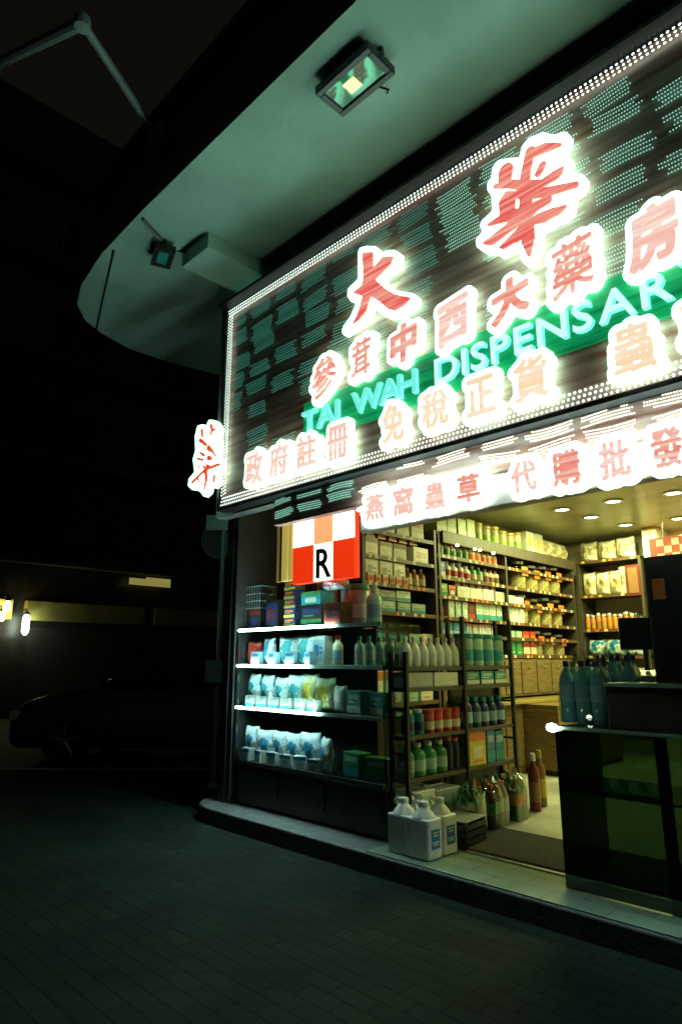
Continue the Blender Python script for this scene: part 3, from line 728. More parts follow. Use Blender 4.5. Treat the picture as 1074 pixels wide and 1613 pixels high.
# small checker sign hanging at the back
ck = thing('back_checker_sign', 'small red and white checker sign hanging at the back of the shop', 'sign', atY(1050, 862, 5.8))
c0, c1 = atY(1022, 862, 5.8), atY(1140, 862, 5.8); kz1, kz0 = atY(1050, 848, 5.8).z, atY(1050, 882, 5.8).z
place(MB().box(c0.x, c1.x, 5.8, 5.84, kz0 - .02, kz1 + .02).build('board', 'g_red', bevel=.004), ck)
sq = (kz1 - kz0) / 3; tm = MB()
for r in range(3):
    for c in range(5):
        if (r + c) % 2 == 0: tm.box(c0.x + .10 + c * sq, c0.x + .10 + (c + 1) * sq - .004, 5.794, 5.799, kz0 + r * sq, kz0 + (r + 1) * sq - .004)
place(tm.build('checker_squares', 'g_white'), ck)
place(MB().box(c0.x + .75, c0.x + .92, 5.794, 5.799, kz1 - .06, kz1 - .02).box(c0.x + .81, c0.x + .87, 5.793, 5.798, kz0 + .02, kz1 - .061).build('letter', 'g_cream'), ck)
hk = MB()
for xx in (c0.x + .2, c1.x - .2): hk.tube([(xx, 5.82, kz1 + .02), (xx, 5.82, 3.555)], .006, 6)
place(hk.build('hanger', 'steel'), ck)

# ---------------------------------------------------------------- glass showcase in the window (three lit tiers)
vx0, vx1 = atY(374, 1080, .30).x, -3.68
vc = thing('glass_showcase', 'tall glass showcase with three tube lit tiers in the shop window', 'showcase', ((vx0 + vx1) / 2, .55, FL))
zt = [atY(375, 992, .30).z, atY(375, 1047, .30).z, atY(375, 1112, .30).z, atY(375, 1196, .30).z]
Y0, Y1_ = .30, .82
place(MB().box(vx0, vx1, Y0 + .03, Y1_, FL + .002, zt[3] - .05).build('base_cabinet', 'dark_tile', bevel=.008), vc)
for i in range(3):
    xa = vx0 + .06 + i * (vx1 - vx0 - .1) / 3
    d = MB().box(xa, xa + (vx1 - vx0 - .2) / 3, Y0 + .012, Y0 + .029, FL + .1, zt[3] - .1).build('door', 'dark_tile', bevel=.005); place(d, vc)
    h = MB().tube([(xa + .05, Y0 + .011, .55), (xa + .05, Y0 - .012, .55), (xa + .05, Y0 - .012, .68), (xa + .05, Y0 + .011, .68)], .006, 6).build('handle', 'steel'); h.parent = d
for i, z in enumerate(zt):
    b = MB().box(vx0, vx1, Y0, Y1_, z - .016, z).build('glass_shelf' if i else 'glass_top', 'green_glass'); place(b, vc)
    place(MB().box(vx0, vx1, Y0 - .014, Y0 - .002, z - .03, z + .004).build('rail', 'g_mint' if i < 3 else 'grey_metal', bevel=.003), vc)  # pale mint rails stand in for the tubes' light trails
for i in range(3):
    xe = [atY(528, 990, .3).x, atY(487, 1050, .3).x, atY(505, 1128, .3).x][i]
    place(MB().tube([(vx0 + .03, Y0 - .030, zt[i] - .010), (xe, Y0 - .030, zt[i] - .010)], .0105, 8).build('tube_lamp', 'tube_white'), vc)
place(MB().box(vx0 - .012, vx0 - .001, Y0 - .014, Y1_, zt[3] - .05, zt[0] + .004).build('end_panel', 'grey_metal'), vc)
place(MB().box(vx0 + .03, vx0 + 1.5, Y1_ + .002, Y1_ + .02, zt[3], zt[0] - .02).build('back_panel', 'black'), vc)
place(MB().box(vx0 + .03, vx1 - .02, Y0 - .004, Y0 + .002, zt[3] + .006, zt[0] - .034).build('front_glass', 'clear_glass'), vc)
place(MB().box(vx1 + .001, vx1 + .007, Y0, Y1_, zt[3], zt[0] - .018).build('end_glass', 'green_glass'), vc)
cst = MB().box(vx0, vx0 + .022, Y0 - .014, Y0 + .012, zt[3], zt[0] - .001).build('corner_post', 'steel'); place(cst, vc)

# ---------------------------------------------------------------- aisle rack facing the entrance
rk = thing('aisle_rack', 'two bay metal rack of household goods facing the entrance, next to the showcase', 'rack', (-3.8, 1.2, FL))
XG = -3.48
RL = [.62, .95, 1.33, 1.50]
for z, m in ((.62, 'shelf_dark'), (.95, 'shelf_dark'), (1.33, 'grey_metal'), (1.50, 'grey_metal')):
    place(MB().box(-3.66, XG, .36, 2.02, z - .035, z).build('shelf', m, bevel=.004), rk)
for y in (.37, 1.20, 2.03): 
    hh = 1.95 if y > 1 else 1.62
    u_ = MB().box(-3.664, -3.63, y - .015, y + .015, FL + .002, hh).box(XG - .02, XG + .015, y - .015, y + .015, FL + .002, hh)
    for z_ in (.4, .8, 1.15): u_.box(-3.6295, XG - .0205, y - .008, y + .008, z_, z_ + .02)
    place(u_.build('upright', 'black_plastic'), rk)
place(MB().box(-3.672, -3.665, 1.21, 2.02, FL + .002, 1.6).build('back_panel', 'grey_metal'), rk)

# ---------------------------------------------------------------- tinted glass counter on the right
gx = atY(884, 1300, .30).x
zc = atY(872, 1141, .30).z
gc = thing('glass_counter', 'dark tinted glass counter with a bright corner lamp on the right of the entrance', 'counter', (gx + 1, .6, FL))
place(MB().box(gx, 1.2, .30, .312, FL + .004, zc - .02).build('front_glass', 'dark_glass'), gc)
place(MB().box(gx, 1.2, .313, .95, zc - .03, zc - .012).build('glass_top', 'dark_glass'), gc)
place(MB().box(gx, gx + .012, .313, .95, FL + .004, zc - .031).build('end_glass', 'dark_glass'), gc)
place(MB().box(gx - .003, 1.2, .288, .299, zc - .030, zc - .008).build('rail', 'g_mint', bevel=.003), gc)  # pale mint paints the corner lamp's light trail along the edge
place(MB().box(gx + .75, 1.2, .40, .94, FL + .002, .55).build('inner_cabinet', 'black'), gc)
place(MB().box(gx + .62, gx + .68, .32, .37, FL + .002, zc - .033).build('post', 'painted_steel', bevel=.005), gc)
place(MB().box(gx + .02, 1.2, .33, .94, .72, .735).build('glass_shelf', 'dark_glass'), gc)
place(MB().lathe([(.0, -.035), (.02, -.03), (.03, 0), (.022, .03), (0, .036)], 12, 0, (gx + .0, .262, zc - .018), 'x').build('corner_lamp', 'white_lamp', smooth=True), gc)
mt = thing('door_mat', 'black fibre door mat lying inside the shop entrance', 'door mat', (-2, .94, FL))
place(MB().box(-3.29, -.95, .57, 1.30, FL + .002, FL + .014).build('pile', 'mat_fibre', bevel=.004), mt)
place(MB().box(-3.32, -.92, .555, 1.33, FL + .0005, FL + .006).build('border', 'rubber'), mt)

# ================================================================ GOODS
def box_proto(name, label, cat, w_, d, h, body, band, lab=None, kind=0):
    mb = MB().box(-w_ / 2, w_ / 2, -d / 2, d / 2, 0, h)
    o = mb.build(name, ['g_' + body, 'g_' + band, 'g_' + (lab or 'white')], None, bevel=min(.004, w_ * .05), seg=1)
    x = MB(); f = -d / 2 - .0012
    if kind == 0:
        x.box(-w_ / 2 + .001, w_ / 2 - .001, f, f + .001, h * .06, h * .34, 1)
        x.box(-w_ * .36, w_ * .36, f, f + .001, h * .62, h * .84, 2); x.box(-w_ * .36, w_ * .1, f, f + .001, h * .48, h * .54, 1)
    elif kind == 1:
        x.box(-w_ / 2 + .001, w_ / 2 - .001, f, f + .001, h * .70, h * .97, 1)
        x.lathe([(w_ * .2, 0), (w_ * .2, .001)], 14, 2, (f, 0, h * .4), 'x') if False else None
        x.box(-w_ * .28, w_ * .28, f, f + .001, h * .22, h * .56, 2); x.box(-w_ * .28, w_ * .28, f, f + .001, h * .1, h * .15, 1)
    else:
        x.box(-w_ * .42, w_ * .42, f, f + .001, h * .12, h * .88, 2); x.box(-w_ * .30, w_ * .02, f - .001, f, h * .3, h * .7, 1)
        x.box(w_ * .08, w_ * .34, f - .001, f, h * .55, h * .62, 1); x.box(w_ * .08, w_ * .34, f - .001, f, h * .38, h * .45, 1)
    me2 = x.build('tmp', ['g_' + body, 'g_' + band, 'g_' + (lab or 'white')])
    b = bmesh.new(); b.from_mesh(o.data); b.from_mesh(me2.data); b.to_mesh(o.data); b.free(); bpy.data.objects.remove(me2)
    return tag(o, label, cat)
def bottle_proto(name, label, cat, r, h, body, cap, lab, neck=.35, shape=0):
    t = thing(name, label, cat); c = 'g_' + body if not body.startswith('_') else body[1:]
    if shape == 0:   # shouldered bottle
        pr = [(r * .9, 0), (r, .008), (r, h * .62), (r * .85, h * .72), (r * neck, h * .80), (r * neck, h * .86)]
    elif shape == 1: # conical squeeze bottle
        pr = [(r * .92, 0), (r, .006), (r, h * .50), (r * .72, h * .66), (r * .34, h * .80), (r * .28, h * .86)]
    elif shape == 2: # straight tub
        pr = [(r * .95, 0), (r, .006), (r, h * .82), (r * .9, h * .86)]
    else:            # slim aerosol
        pr = [(r * .95, 0), (r, .006), (r, h * .78), (r * .6, h * .84), (r * .5, h * .86)]
    MB().lathe(pr, 14).build('body', c, t, smooth=True)
    rc = r * (neck if shape == 0 else (.30 if shape == 1 else .93 if shape == 2 else .62)) * 1.15
    MB().lathe([(rc, h * .862), (rc, h * .985), (rc * .85, h)], 12).build('cap', 'g_' + cap, t, smooth=True)
    if lab: MB().lathe([(r * 1.012, h * .16), (r * 1.012, h * .5)], 14).build('label', 'g_' + lab, t, smooth=True)
    return t
def jar_proto(name, label, r, h, fill, tagc):
    t = thing(name, label, 'jar')
    MB().lathe([(r * .94, 0), (r, .012), (r, h * .78), (r * .82, h * .86), (r * .80, h * .88)], 18).build('glass', 'clear_glass', t, smooth=True)
    MB().lathe([(r * .90, .01), (r * .94, h * .3), (r * .93, h * .58), (r * .5, h * .63)], 16).build('contents', fill, t, smooth=True)
    MB().lathe([(r * .86, h * .882), (r * .88, h * .97), (r * .7, h), (r * .2, h * 1.005)], 18).build('lid', 'steel', t, smooth=True)
    MB().box(-r * .55, r * .55, -r - .010, -r - .002, h * .46, h * .78).build('label', 'g_' + tagc, t)
    return t
def pouch_proto(name, label, w_, d, h, m, cat='packet', seed=0):
    rn = random.Random(seed); nx_, nz_ = 12, 12; vs = []; fs = []
    for sgn in (-1, 1):
        for j in range(nz_ + 1):
            for i in range(nx_ + 1):
                u, v = i / nx_, j / nz_; e = min(1, 4 * u * (1 - u)) ** .5 * min(1, 4 * v * (1 - v)) ** .45
                k = (math.sin(u * 9 + seed) * .16 + math.sin(v * 11 + u * 5 + seed * 2) * .14 + rn.uniform(-.09, .09)) * e
                vs.append(((u - .5) * w_ * (1 - .06 * e), sgn * d / 2 * e * (1 + k) , v * h * (1 - .04 * (1 - abs(2 * u - 1)))))
    N = (nx_ + 1) * (nz_ + 1)
    for s_ in (0, 1):
        for j in range(nz_):
            for i in range(nx_):
                a = s_ * N + j * (nx_ + 1) + i; fs.append((a, a + 1, a + nx_ + 2, a + nx_ + 1))
    mb = MB().add(vs, fs); o = mb.build(name, m, None, smooth=True)
    b = bmesh.new(); b.from_mesh(o.data); bmesh.ops.remove_doubles(b, verts=b.verts, dist=.0005); b.to_mesh(o.data); b.free()
    return tag(o, label, cat)
RJ = random.Random(11)
def row(proto, label, group, pts, rz, jit=.05):
    """first point takes the prototype itself, the rest are copies"""
    out = []
    for i, p in enumerate(pts):
        r = rz + RJ.uniform(-jit, jit) * (1.8 if RJ.random() < .25 else 1)
        if i == 0:
            o = proto; o.location = p; o.rotation_euler = (0, 0, r); o['label'] = label
            if group and len(pts) > 1: o['group'] = group
        else: o = clone(proto, p, r, label, group)
        if i and proto.name.split('.')[0] in ('carton', 'tissue_box', 'bottle', 'foil_pack', 'herb_bag', 'can', 'tub', 'glass_jar'):
            q_ = RJ.uniform(.9, 1.04); o.scale = (RJ.uniform(.94, 1.03), RJ.uniform(.94, 1.02), q_)
        out.append(o)
    return out
W90 = R(90)
def wall_row(proto, y0, n, pitch, z, depth=.10, dx=0):        # on the inner side wall, fronts to the shop
    return [(XL - depth + dx, y0 + i * pitch, z + .001) for i in range(n)]
def wr(proto, label, group, y0, n, pitch, z, depth=.10): return row(proto, label, group, wall_row(proto, y0, n, pitch, z, depth), W90)
# --- near bay (behind the showcase)
bx = box_proto
wr(bx('carton', '', 'carton', .24, .18, .22, 'cream', 'white', 'pink', 0), 'cream carton with pink print on the highest shelf of the near bay', 'cream cartons on the near bay top', 1.36, 4, .27, 2.98)
wr(bx('carton', '', 'carton', .22, .18, .20, 'white', 'brown', 'cream', 1), 'white carton with a brown band on the second shelf down of the near bay', 'white cartons on the near bay second shelf', 1.34, 3, .25, 2.69)
wr(bx('carton', '', 'carton', .30, .18, .19, 'white', 'pink', 'white', 2), 'plain wide white pink carton closing the second shelf of the near bay', None, 2.22, 1, .3, 2.69)
wr(bx('carton', '', 'carton', .22, .18, .27, 'cream', 'grey', 'white', 2), 'tall cream carton with grey print on the middle shelf of the near bay', 'tall cream cartons of the near bay', 1.34, 3, .24, 2.39)
wr(bottle_proto('bottle', '', 'bottle', .055, .24, 'amber', 'cream', 'cream'), 'brown medicine bottle with cream cap on the middle shelf of the near bay', 'brown bottles of the near bay', 2.06, 3, .13, 2.39)
wr(bx('tissue_box', '', 'box', .25, .16, .13, 'mint', 'teal', 'white', 0), 'mint and teal flat box on the lower middle shelf of the near bay', 'mint boxes of the near bay', 1.36, 4, .27, 2.08)
wr(bx('tissue_box', '', 'box', .25, .15, .12, 'white', 'teal', 'mint', 0), 'white teal flat box stacked on the mint boxes of the near bay', 'white flat boxes on the mint boxes', 1.36, 3, .27, 2.212)
wr(bx('carton', '', 'carton', .15, .12, .30, 'blue', 'orange', 'sky', 1), 'tall blue carton with orange top on the low shelf of the near bay', None, 1.30, 1, .3, 1.66)
wr(bx('carton', '', 'carton', .17, .12, .22, 'navy', 'yellow', 'teal', 0), 'navy carton with yellow band on the low shelf of the near bay', 'navy cartons of the near bay', 1.52, 3, .19, 1.66)
wr(bx('carton', '', 'carton', .22, .12, .19, 'cream', 'pink', 'white', 2), 'pale pink carton at the far end of the low shelf of the near bay', 'pale pink cartons of the near bay', 2.12, 2, .24, 1.66)
wr(bx('carton', '', 'carton', .26, .16, .34, 'white', 'orange', 'cream', 1), 'large white carton with an orange top band on the bottom shelf of the near bay', 'orange topped cartons of the near bay', 1.40, 4, .29, 1.10)
# --- far bay, from the top down
z = 3.13
wr(bx('carton', '', 'carton', .20, .2, .26, 'lime', 'white', 'cream', 0), 'lime and white carton standing on top of the wall shelves', 'lime cartons on top of the shelves', 2.66, 4, .22, z)
wr(bottle_proto('tub', '', 'tub', .09, .27, 'cream', 'yellow', 'lime', shape=2), 'cream tub with yellow lid standing on top of the wall shelves', 'cream tubs on top of the shelves', 3.60, 6, .21, z, .12)
wr(bx('carton', '', 'carton', .24, .2, .32, 'white', 'yellow', 'cream', 2), 'tall white carton with yellow print on top of the wall shelves', 'tall white cartons on top of the shelves', 4.90, 2, .27, z)
wr(pouch_proto('herb_bag', '', .34, .20, .30, 'pack_clear', 'bag', 3), 'clear bulging bag of dried herbs on top of the wall shelves', 'herb bags on top of the shelves', 5.44, 3, .32, z, .12)
z = 2.84
wr(bottle_proto('bottle', '', 'bottle', .062, .21, 'white', 'red', 'green'), 'white bottle with red cap and green label on the upper bottle shelf', 'white bottles on the upper bottle shelf', 2.70, 5, .14, z)
wr(bottle_proto('bottle', '', 'bottle', .06, .20, 'cream', 'brown', 'orange'), 'cream bottle with orange label on the upper bottle shelf', 'cream bottles on the upper bottle shelf', 3.42, 5, .135, z)
z = 2.57
wr(bx('carton', '', 'carton', .16, .14, .20, 'blue', 'white', 'sky', 0), 'blue box at the near end of the lower bottle shelf', None, 2.66, 1, .2, z)
wr(bottle_proto('bottle', '', 'bottle', .065, .22, 'white', 'white', 'red', .5), 'white bottle with a broad red label on the lower bottle shelf', 'red labelled bottles on the lower bottle shelf', 2.84, 4, .145, z)
wr(bottle_proto('bottle', '', 'bottle', .062, .22, 'green', 'white', 'cream', .4), 'green bottle with white cap on the lower bottle shelf', 'green bottles on the lower bottle shelf', 3.43, 2, .15, z)
wr(bottle_proto('bottle', '', 'bottle', .058, .21, 'cream', 'orange', 'brown', .4), 'cream bottle with orange cap and brown label on the lower bottle shelf', 'orange capped bottles on the lower bottle shelf', 3.74, 3, .13, z)
z = 2.33
wr(bx('carton', '', 'carton', .17, .14, .16, 'lime', 'green', 'white', 0), 'lime green small carton on the shelf of low white cartons', None, 2.68, 1, .2, z)
wr(bx('carton', '', 'carton', .15, .14, .15, 'brown', 'orange', 'cream', 1), 'brown small carton on the shelf of low white cartons', None, 2.87, 1, .2, z)
wr(bx('carton', '', 'carton', .27, .16, .15, 'white', 'cream', 'white', 2), 'low wide white carton under the bottle shelves', 'low wide white cartons', 3.11, 4, .29, z)
z = 2.07
wr(bottle_proto('bottle', '', 'bottle', .05, .2, 'red', 'white', None, .6), 'red bottle with a tall white cap on the tall carton shelf', None, 2.67, 1, .2, z)
wr(bx('carton', '', 'carton', .13, .12, .22, 'mint', 'white', 'white', 1), 'slim mint carton on the tall carton shelf', 'slim mint cartons', 2.85, 3, .15, z)
wr(bx('carton', '', 'carton', .16, .12, .21, 'maroon', 'red', 'brown', 0), 'dark maroon carton on the tall carton shelf', None, 3.30, 1, .2, z)
wr(bx('carton', '', 'carton', .15, .12, .22, 'white', 'teal', 'mint', 0), 'white carton with teal foot on the tall carton shelf', 'teal footed cartons', 3.48, 4, .165, z)
z = 1.86
wr(bx('carton', '', 'carton', .24, .14, .16, 'blue', 'sky', 'teal', 0), 'bright blue flat carton on the narrow shelf under the tall carton shelf', 'blue flat cartons', 2.74, 2, .26, z)
wr(bx('carton', '', 'carton', .13, .12, .16, 'white', 'pink', 'sky', 1), 'little white carton with pink top on the narrow shelf under the tall carton shelf', 'little pink topped cartons', 3.22, 5, .15, z)
z = 1.62
wr(bottle_proto('bottle', '', 'bottle', .05, .19, 'blue', 'white', 'sky', .5), 'small blue bottle on the lowest shelf of the far bay', 'small blue bottles on the lowest shelf', 2.70, 5, .125, z)
wr(bottle_proto('bottle', '', 'bottle', .045, .18, 'cream', 'white', 'lime', .5), 'small cream bottle on the lowest shelf of the far bay', 'small cream bottles on the lowest shelf', 3.36, 5, .12, z)
# jar bays
for z, nm, n in ((2.57, 'highest', 4), (2.07, 'middle', 4), (1.62, 'lowest', 4)):
    h = .42 if z > 2 else .36
    wr(jar_proto('glass_jar', '', .155, h, 'herb', 'orange'), 'big glass herb jar with orange label in the %s jar row' % nm, 'jars of the %s row' % nm, 4.68 if z > 1.7 else 5.04, n if z > 1.7 else 3, .36, z, .17)
wr(bx('tin', '', 'tin', .16, .14, .34, 'green', 'mint', 'green', 1), 'tall green tin beside the lowest jar row', 'tall green tins beside the jars', 4.26, 2, .18, 1.62)
wr(bx('tin', '', 'tin', .17, .14, .34, 'red', 'cream', 'orange', 0), 'tall red and cream tin beside the lowest jar row', 'tall red tins beside the jars', 4.64, 2, .19, 1.62)
wr(bx('carton', '', 'carton', .22, .15, .38, 'white', 'grey', 'white', 2), 'tall plain white carton left of the middle jar row', 'plain white cartons left of the jars', 4.27, 2, .24, 2.07)
wr(bx('price_card', '', 'price card', .10, .01, .12, 'orange', 'red', 'orange', 2), 'orange price card clipped to the drawer bank under the jars', 'orange price cards on the drawer bank', 3.9, 3, .75, 1.38, .006)
# --- back wall shelving (fronts to the street)
def br(proto, label, group, x0, n, pitch, z, dy=.12): return row(proto, label, group, [(x0 + i * pitch, 6.32 + dy, z + .001) for i in range(n)], 0)
br(pouch_proto('herb_bag', '', .30, .2, .34, 'pack_clear', 'bag', 5), 'crinkled clear herb bag on top of the back shelving', 'herb bags on top of the back shelving', -4.52, 3, .30, 3.13, .14)
br(pouch_proto('herb_bag', '', .22, .16, .40, 'pack_clear', 'bag', 8), 'upright clear bag of pale roots on the high shelf of the back shelving', 'root bags on the back shelving', -4.55, 3, .22, 2.57, .14)
br(bx('carton', '', 'carton', .09, .2, .42, 'cream', 'brown', 'cream', 2), 'tall thin brown cream packet on the high shelf of the back shelving', 'thin brown packets on the back shelving', -3.98, 2, .10, 2.57, .14)
br(bottle_proto('bottle', '', 'bottle', .038, .25, 'orange', 'white', 'amber', .6), 'small amber bottle with white cap on the middle shelf of the back shelving', 'amber bottles on the back shelving', -4.60, 9, .088, 2.03, .06)
br(bottle_proto('bottle', '', 'bottle', .038, .25, 'brown', 'sky', 'white', .6), 'small brown bottle with pale blue cap in the rear row of the back shelving', 'brown bottles in the rear row', -4.58, 9, .088, 2.03, .16)
br(pouch_proto('tissue_pack', '', .30, .2, .26, 'pack_blue', 'packet', 2), 'pale blue tissue pack on the lower shelf of the back shelving', 'tissue packs on the back shelving', -4.5, 3, .29, 1.62, .14)
br(bx('carton', '', 'carton', .30, .24, .40, 'cream', 'grey', 'white', 2), 'plain cream carton on the bottom shelf of the back shelving', 'plain cream cartons on the back shelving', -4.5, 3, .33, 1.05, .16)
wr(bx('carton', '', 'carton', .12, .10, .09, 'orange', 'white', 'cream', 0), 'small orange carton lying on top of the low wide white cartons', 'small orange cartons on the white cartons', 3.05, 6, .17, 2.33 + .152, .12)
wr(bx('carton', '', 'carton', .15, .12, .07, 'red', 'cream', 'white', 0), 'small flat red carton on top of the pale cartons of the near bay', 'small red cartons of the near bay', 1.36, 5, .19, 2.69 + .207, .10)
wr(bx('carton', '', 'carton', .11, .10, .09, 'sky', 'navy', 'white', 0), 'small pale blue carton in front of the navy cartons of the near bay', 'small pale blue cartons of the near bay', 1.48, 5, .14, 1.66, .035)
wr(bx('carton', '', 'carton', .10, .09, .10, 'orange', 'cream', 'red', 1), 'small orange carton standing in front of the tall cream cartons of the near bay', 'small orange cartons of the near bay', 1.30, 6, .12, 2.39, .03)
# --- aisle rack (fronts to +X)
def ar(proto, label, group, y0, n, pitch, z, d=.07, jit=.04): return row(proto, label, group, [(XG - d, y0 + i * pitch, z + .001) for i in range(n)], W90, jit)
ar(bottle_proto('squeeze_bottle', '', 'bottle', .056, .25, 'white', 'white', None, shape=1), 'plain white conical squeeze bottle in a row on the top of the aisle rack', 'white squeeze bottles', .45, 7, .114, 1.50)
ar(bottle_proto('tub', '', 'tub', .085, .30, 'mint', 'teal', 'teal', shape=2), 'mint tub with teal lid on the top of the aisle rack past the squeeze bottles', 'mint tubs on the aisle rack', 1.34, 4, .18, 1.50, .09)
ar(bx('carton', '', 'carton', .36, .16, .12, 'white', 'cream', 'white', 2), 'long flat white carton under the squeeze bottles', 'long flat white cartons', .56, 2, .38, 1.33, .09)
ar(bx('carton', '', 'carton', .22, .16, .12, 'teal', 'white', 'mint', 0), 'teal flat carton on the second shelf of the aisle rack', 'teal flat cartons on the aisle rack', 1.36, 3, .24, 1.33, .09)
ar(bottle_proto('can', '', 'can', .055, .20, 'teal', 'white', 'navy', shape=3), 'teal spray can on the middle shelf of the aisle rack', 'teal spray cans', .46, 2, .13, .95)
ar(bottle_proto('tin', '', 'tin', .06, .19, 'red', 'red', 'cream', shape=2), 'red tin with cream label on the middle shelf of the aisle rack', 'red tins on the aisle rack', .72, 4, .128, .95)
ar(bottle_proto('bottle', '', 'bottle', .06, .28, 'navy', 'teal', 'sky', .5), 'navy bottle with teal cap in the far bay of the aisle rack', 'navy bottles in the far bay', 1.30, 5, .14, .95)
ar(bottle_proto('cleaner_bottle', '', 'bottle', .07, .26, 'green', 'white', 'mint', .4), 'green cleaner bottle with mint label on the low shelf of the aisle rack', 'green cleaner bottles', .45, 4, .15, .62, .09)
ar(bottle_proto('can', '', 'can', .045, .28, 'navy', 'orange', 'black', shape=3), 'dark spray can with orange cap on the low shelf of the aisle rack', 'dark spray cans', 1.02, 2, .1, .62, .08)
ar(bx('carton', '', 'carton', .26, .16, .30, 'yellow', 'orange', 'cream', 1), 'big mustard yellow carton on the low far shelf of the aisle rack', None, 1.40, 1, .3, .62, .1)
ar(bx('carton', '', 'carton', .14, .16, .29, 'blue', 'teal', 'sky', 0), 'blue carton right beside the mustard yellow carton', 'blue cartons by the mustard carton', 1.62, 2, .16, .62, .1)
ar(bx('carton', '', 'carton', .34, .22, .36, 'white', 'grey', 'mint', 2), 'pale white carton on the floor under the aisle rack', 'pale cartons under the aisle rack', .56, 2, .37, FL, .12)
# white jugs in front of the rack
jg = thing('white_jug', '', 'jug')
MB().prism([(-.075, -.10), (.075, -.10), (.085, -.09), (.085, .09), (.075, .10), (-.075, .10), (-.085, .09), (-.085, -.09)], 0, .27).build('body', 'g_white', jg, bevel=.012)
MB().lathe([(.085, .272), (.07, .30), (.035, .335), (.03, .345)], 14).build('shoulder', 'g_white', jg, smooth=True)
MB().lathe([(.036, .346), (.036, .375), (.03, .38)], 12).build('cap', 'g_white', jg, smooth=True)
MB().tube([(0, .05, .30), (0, .095, .35), (0, .06, .372), (0, .03, .345)], .012, 8).build('handle', 'g_white', jg, smooth=True)
lbm = MB().box(-.05, .05, -.1025, -.1005, .07, .20)
for zz_, ww_ in ((.175, .07), (.155, .05), (.11, .08), (.095, .06)): lbm.box(-ww_ / 2, ww_ / 2, -.1035, -.1026, zz_, zz_ + .009, 1)
lbm.build('label', ['g_blue', 'g_white'], jg)
row(jg, 'white plastic jug with blue label on the floor at the shop entrance', 'white jugs', [(-3.20, .20, FL), (-3.20, .39, FL), (-3.39, .20, FL), (-3.39, .39, FL)], W90, .03)
mat('green_bottle', (.03, .16, .06), .12, coat=.5); mat('water_bottle', (.22, .52, .55), .12, coat=.5); mat('cola_bottle', (.06, .02, .01), .12, coat=.5)
# wrapped bottle packs on the floor
def bottle_pack(label, cols, n, m, h, r, loc, rz, group=None, film='film'):
    t = thing('bottle_pack', label, 'bottle pack', loc, rz, group)
    for i in range(n):
        for j in range(m):
            x, y = (i - (n - 1) / 2) * r * 2.05, (j - (m - 1) / 2) * r * 2.05
            b = MB().lathe([(r * .9, 0), (r, .01), (r * .96, h * .35), (r, h * .62), (r * .8, h * .75), (r * .32, h * .88), (r * .3, h * .91)], 12, 0, (x, y, .002)).build('bottle', cols[0], t, smooth=True)
            MB().lathe([(r * .36, h * .912), (r * .36, h)], 10, 0, (x, y, .002)).build('cap', 'g_' + cols[1], b)
            MB().lathe([(r * 1.012, h * .34), (r * 1.012, h * .60)], 12, 0, (x, y, .002)).build('label', 'g_' + cols[2], b, smooth=True)
    W_, D_ = n * r * 1.06, m * r * 1.06
    rn = random.Random(n * 7 + m); vs = []; fs = []; K = 28
    for q, (zz, s_) in enumerate(((.004, 1.01), (h * .3, 1.03), (h * .66, 1.02), (h * .84, .86), (h * 1.02, .46), (h * 1.08, .30))):
        for k in range(K):
            a = 2 * math.pi * k / K; c_, s2_ = math.cos(a), math.sin(a); e = (abs(c_) ** 5 + abs(s2_) ** 5) ** (-.2)
            j_ = 1 + rn.uniform(-.03, .03) * (1 + q * .7)
            vs.append((c_ * e * W_ * s_ * j_, s2_ * e * D_ * s_ * j_, zz + rn.uniform(-.012, .012) * q))
    for q in range(5):
        for k in range(K): fs.append((q * K + k, q * K + (k + 1) % K, (q + 1) * K + (k + 1) % K, (q + 1) * K + k))
    MB().add(vs, fs).build('shrink_film', film, t, smooth=True)
    return t
bottle_pack('film wrapped pack of dark green drink bottles on the floor in front of the rack', ('green_bottle', 'green', 'brown'), 2, 2, .36, .055, (-3.32, .98, FL), .2)
bottle_pack('film wrapped pack of brown cola bottles right behind the dark green bottle pack', ('cola_bottle', 'red', 'green'), 2, 3, .36, .055, (-3.34, 1.32, FL), .1)
bottle_pack('film wrapped pack of dark green bottles farthest along the aisle rack', ('green_bottle', 'white', 'orange'), 2, 2, .38, .055, (-3.35, 1.70, FL), .12)
cr = thing('shop_crate', 'low dark plastic crate on the floor between the jugs and the bottle packs', 'crate', (-3.22, .70, FL), .1)
c_ = MB().box(-.13, .13, -.16, .16, .003, .02)
for (a, b_, c, d) in ((-.13, .13, -.16, -.148), (-.13, .13, .148, .16), (-.13, -.118, -.147, .147), (.118, .13, -.147, .147)):
    for zz in (.022, .075, .128): c_.box(a, b_, c, d, zz, zz + .038)
for sx in (-1, 1):
    for sy in (-1, 1): c_.box(sx * .118 - .012, sx * .118 + .012, sy * .148 - .012, sy * .148 + .012, .0205, .185)
c_.build('body', 'black_plastic', cr)
MB().box(-.132, .132, -.162, .162, .186, .196).build('rim', 'g_grey', cr, bevel=.003)
for k, (nm, body, cap, lab, xx, yy, lb) in enumerate((('bottle', 'maroon', 'white', 'brown', -3.36, 2.12, 'tall maroon bottle standing on the floor at the end of the aisle rack'), ('bottle', 'brown', 'yellow', 'yellow', -3.42, 2.35, 'tall brown bottle with yellow cap on the floor behind the aisle rack'))):
    b = bottle_proto(nm, lb, 'bottle', .055, .52, body, cap, lab, .4); b.location = (xx, yy, FL + .002)

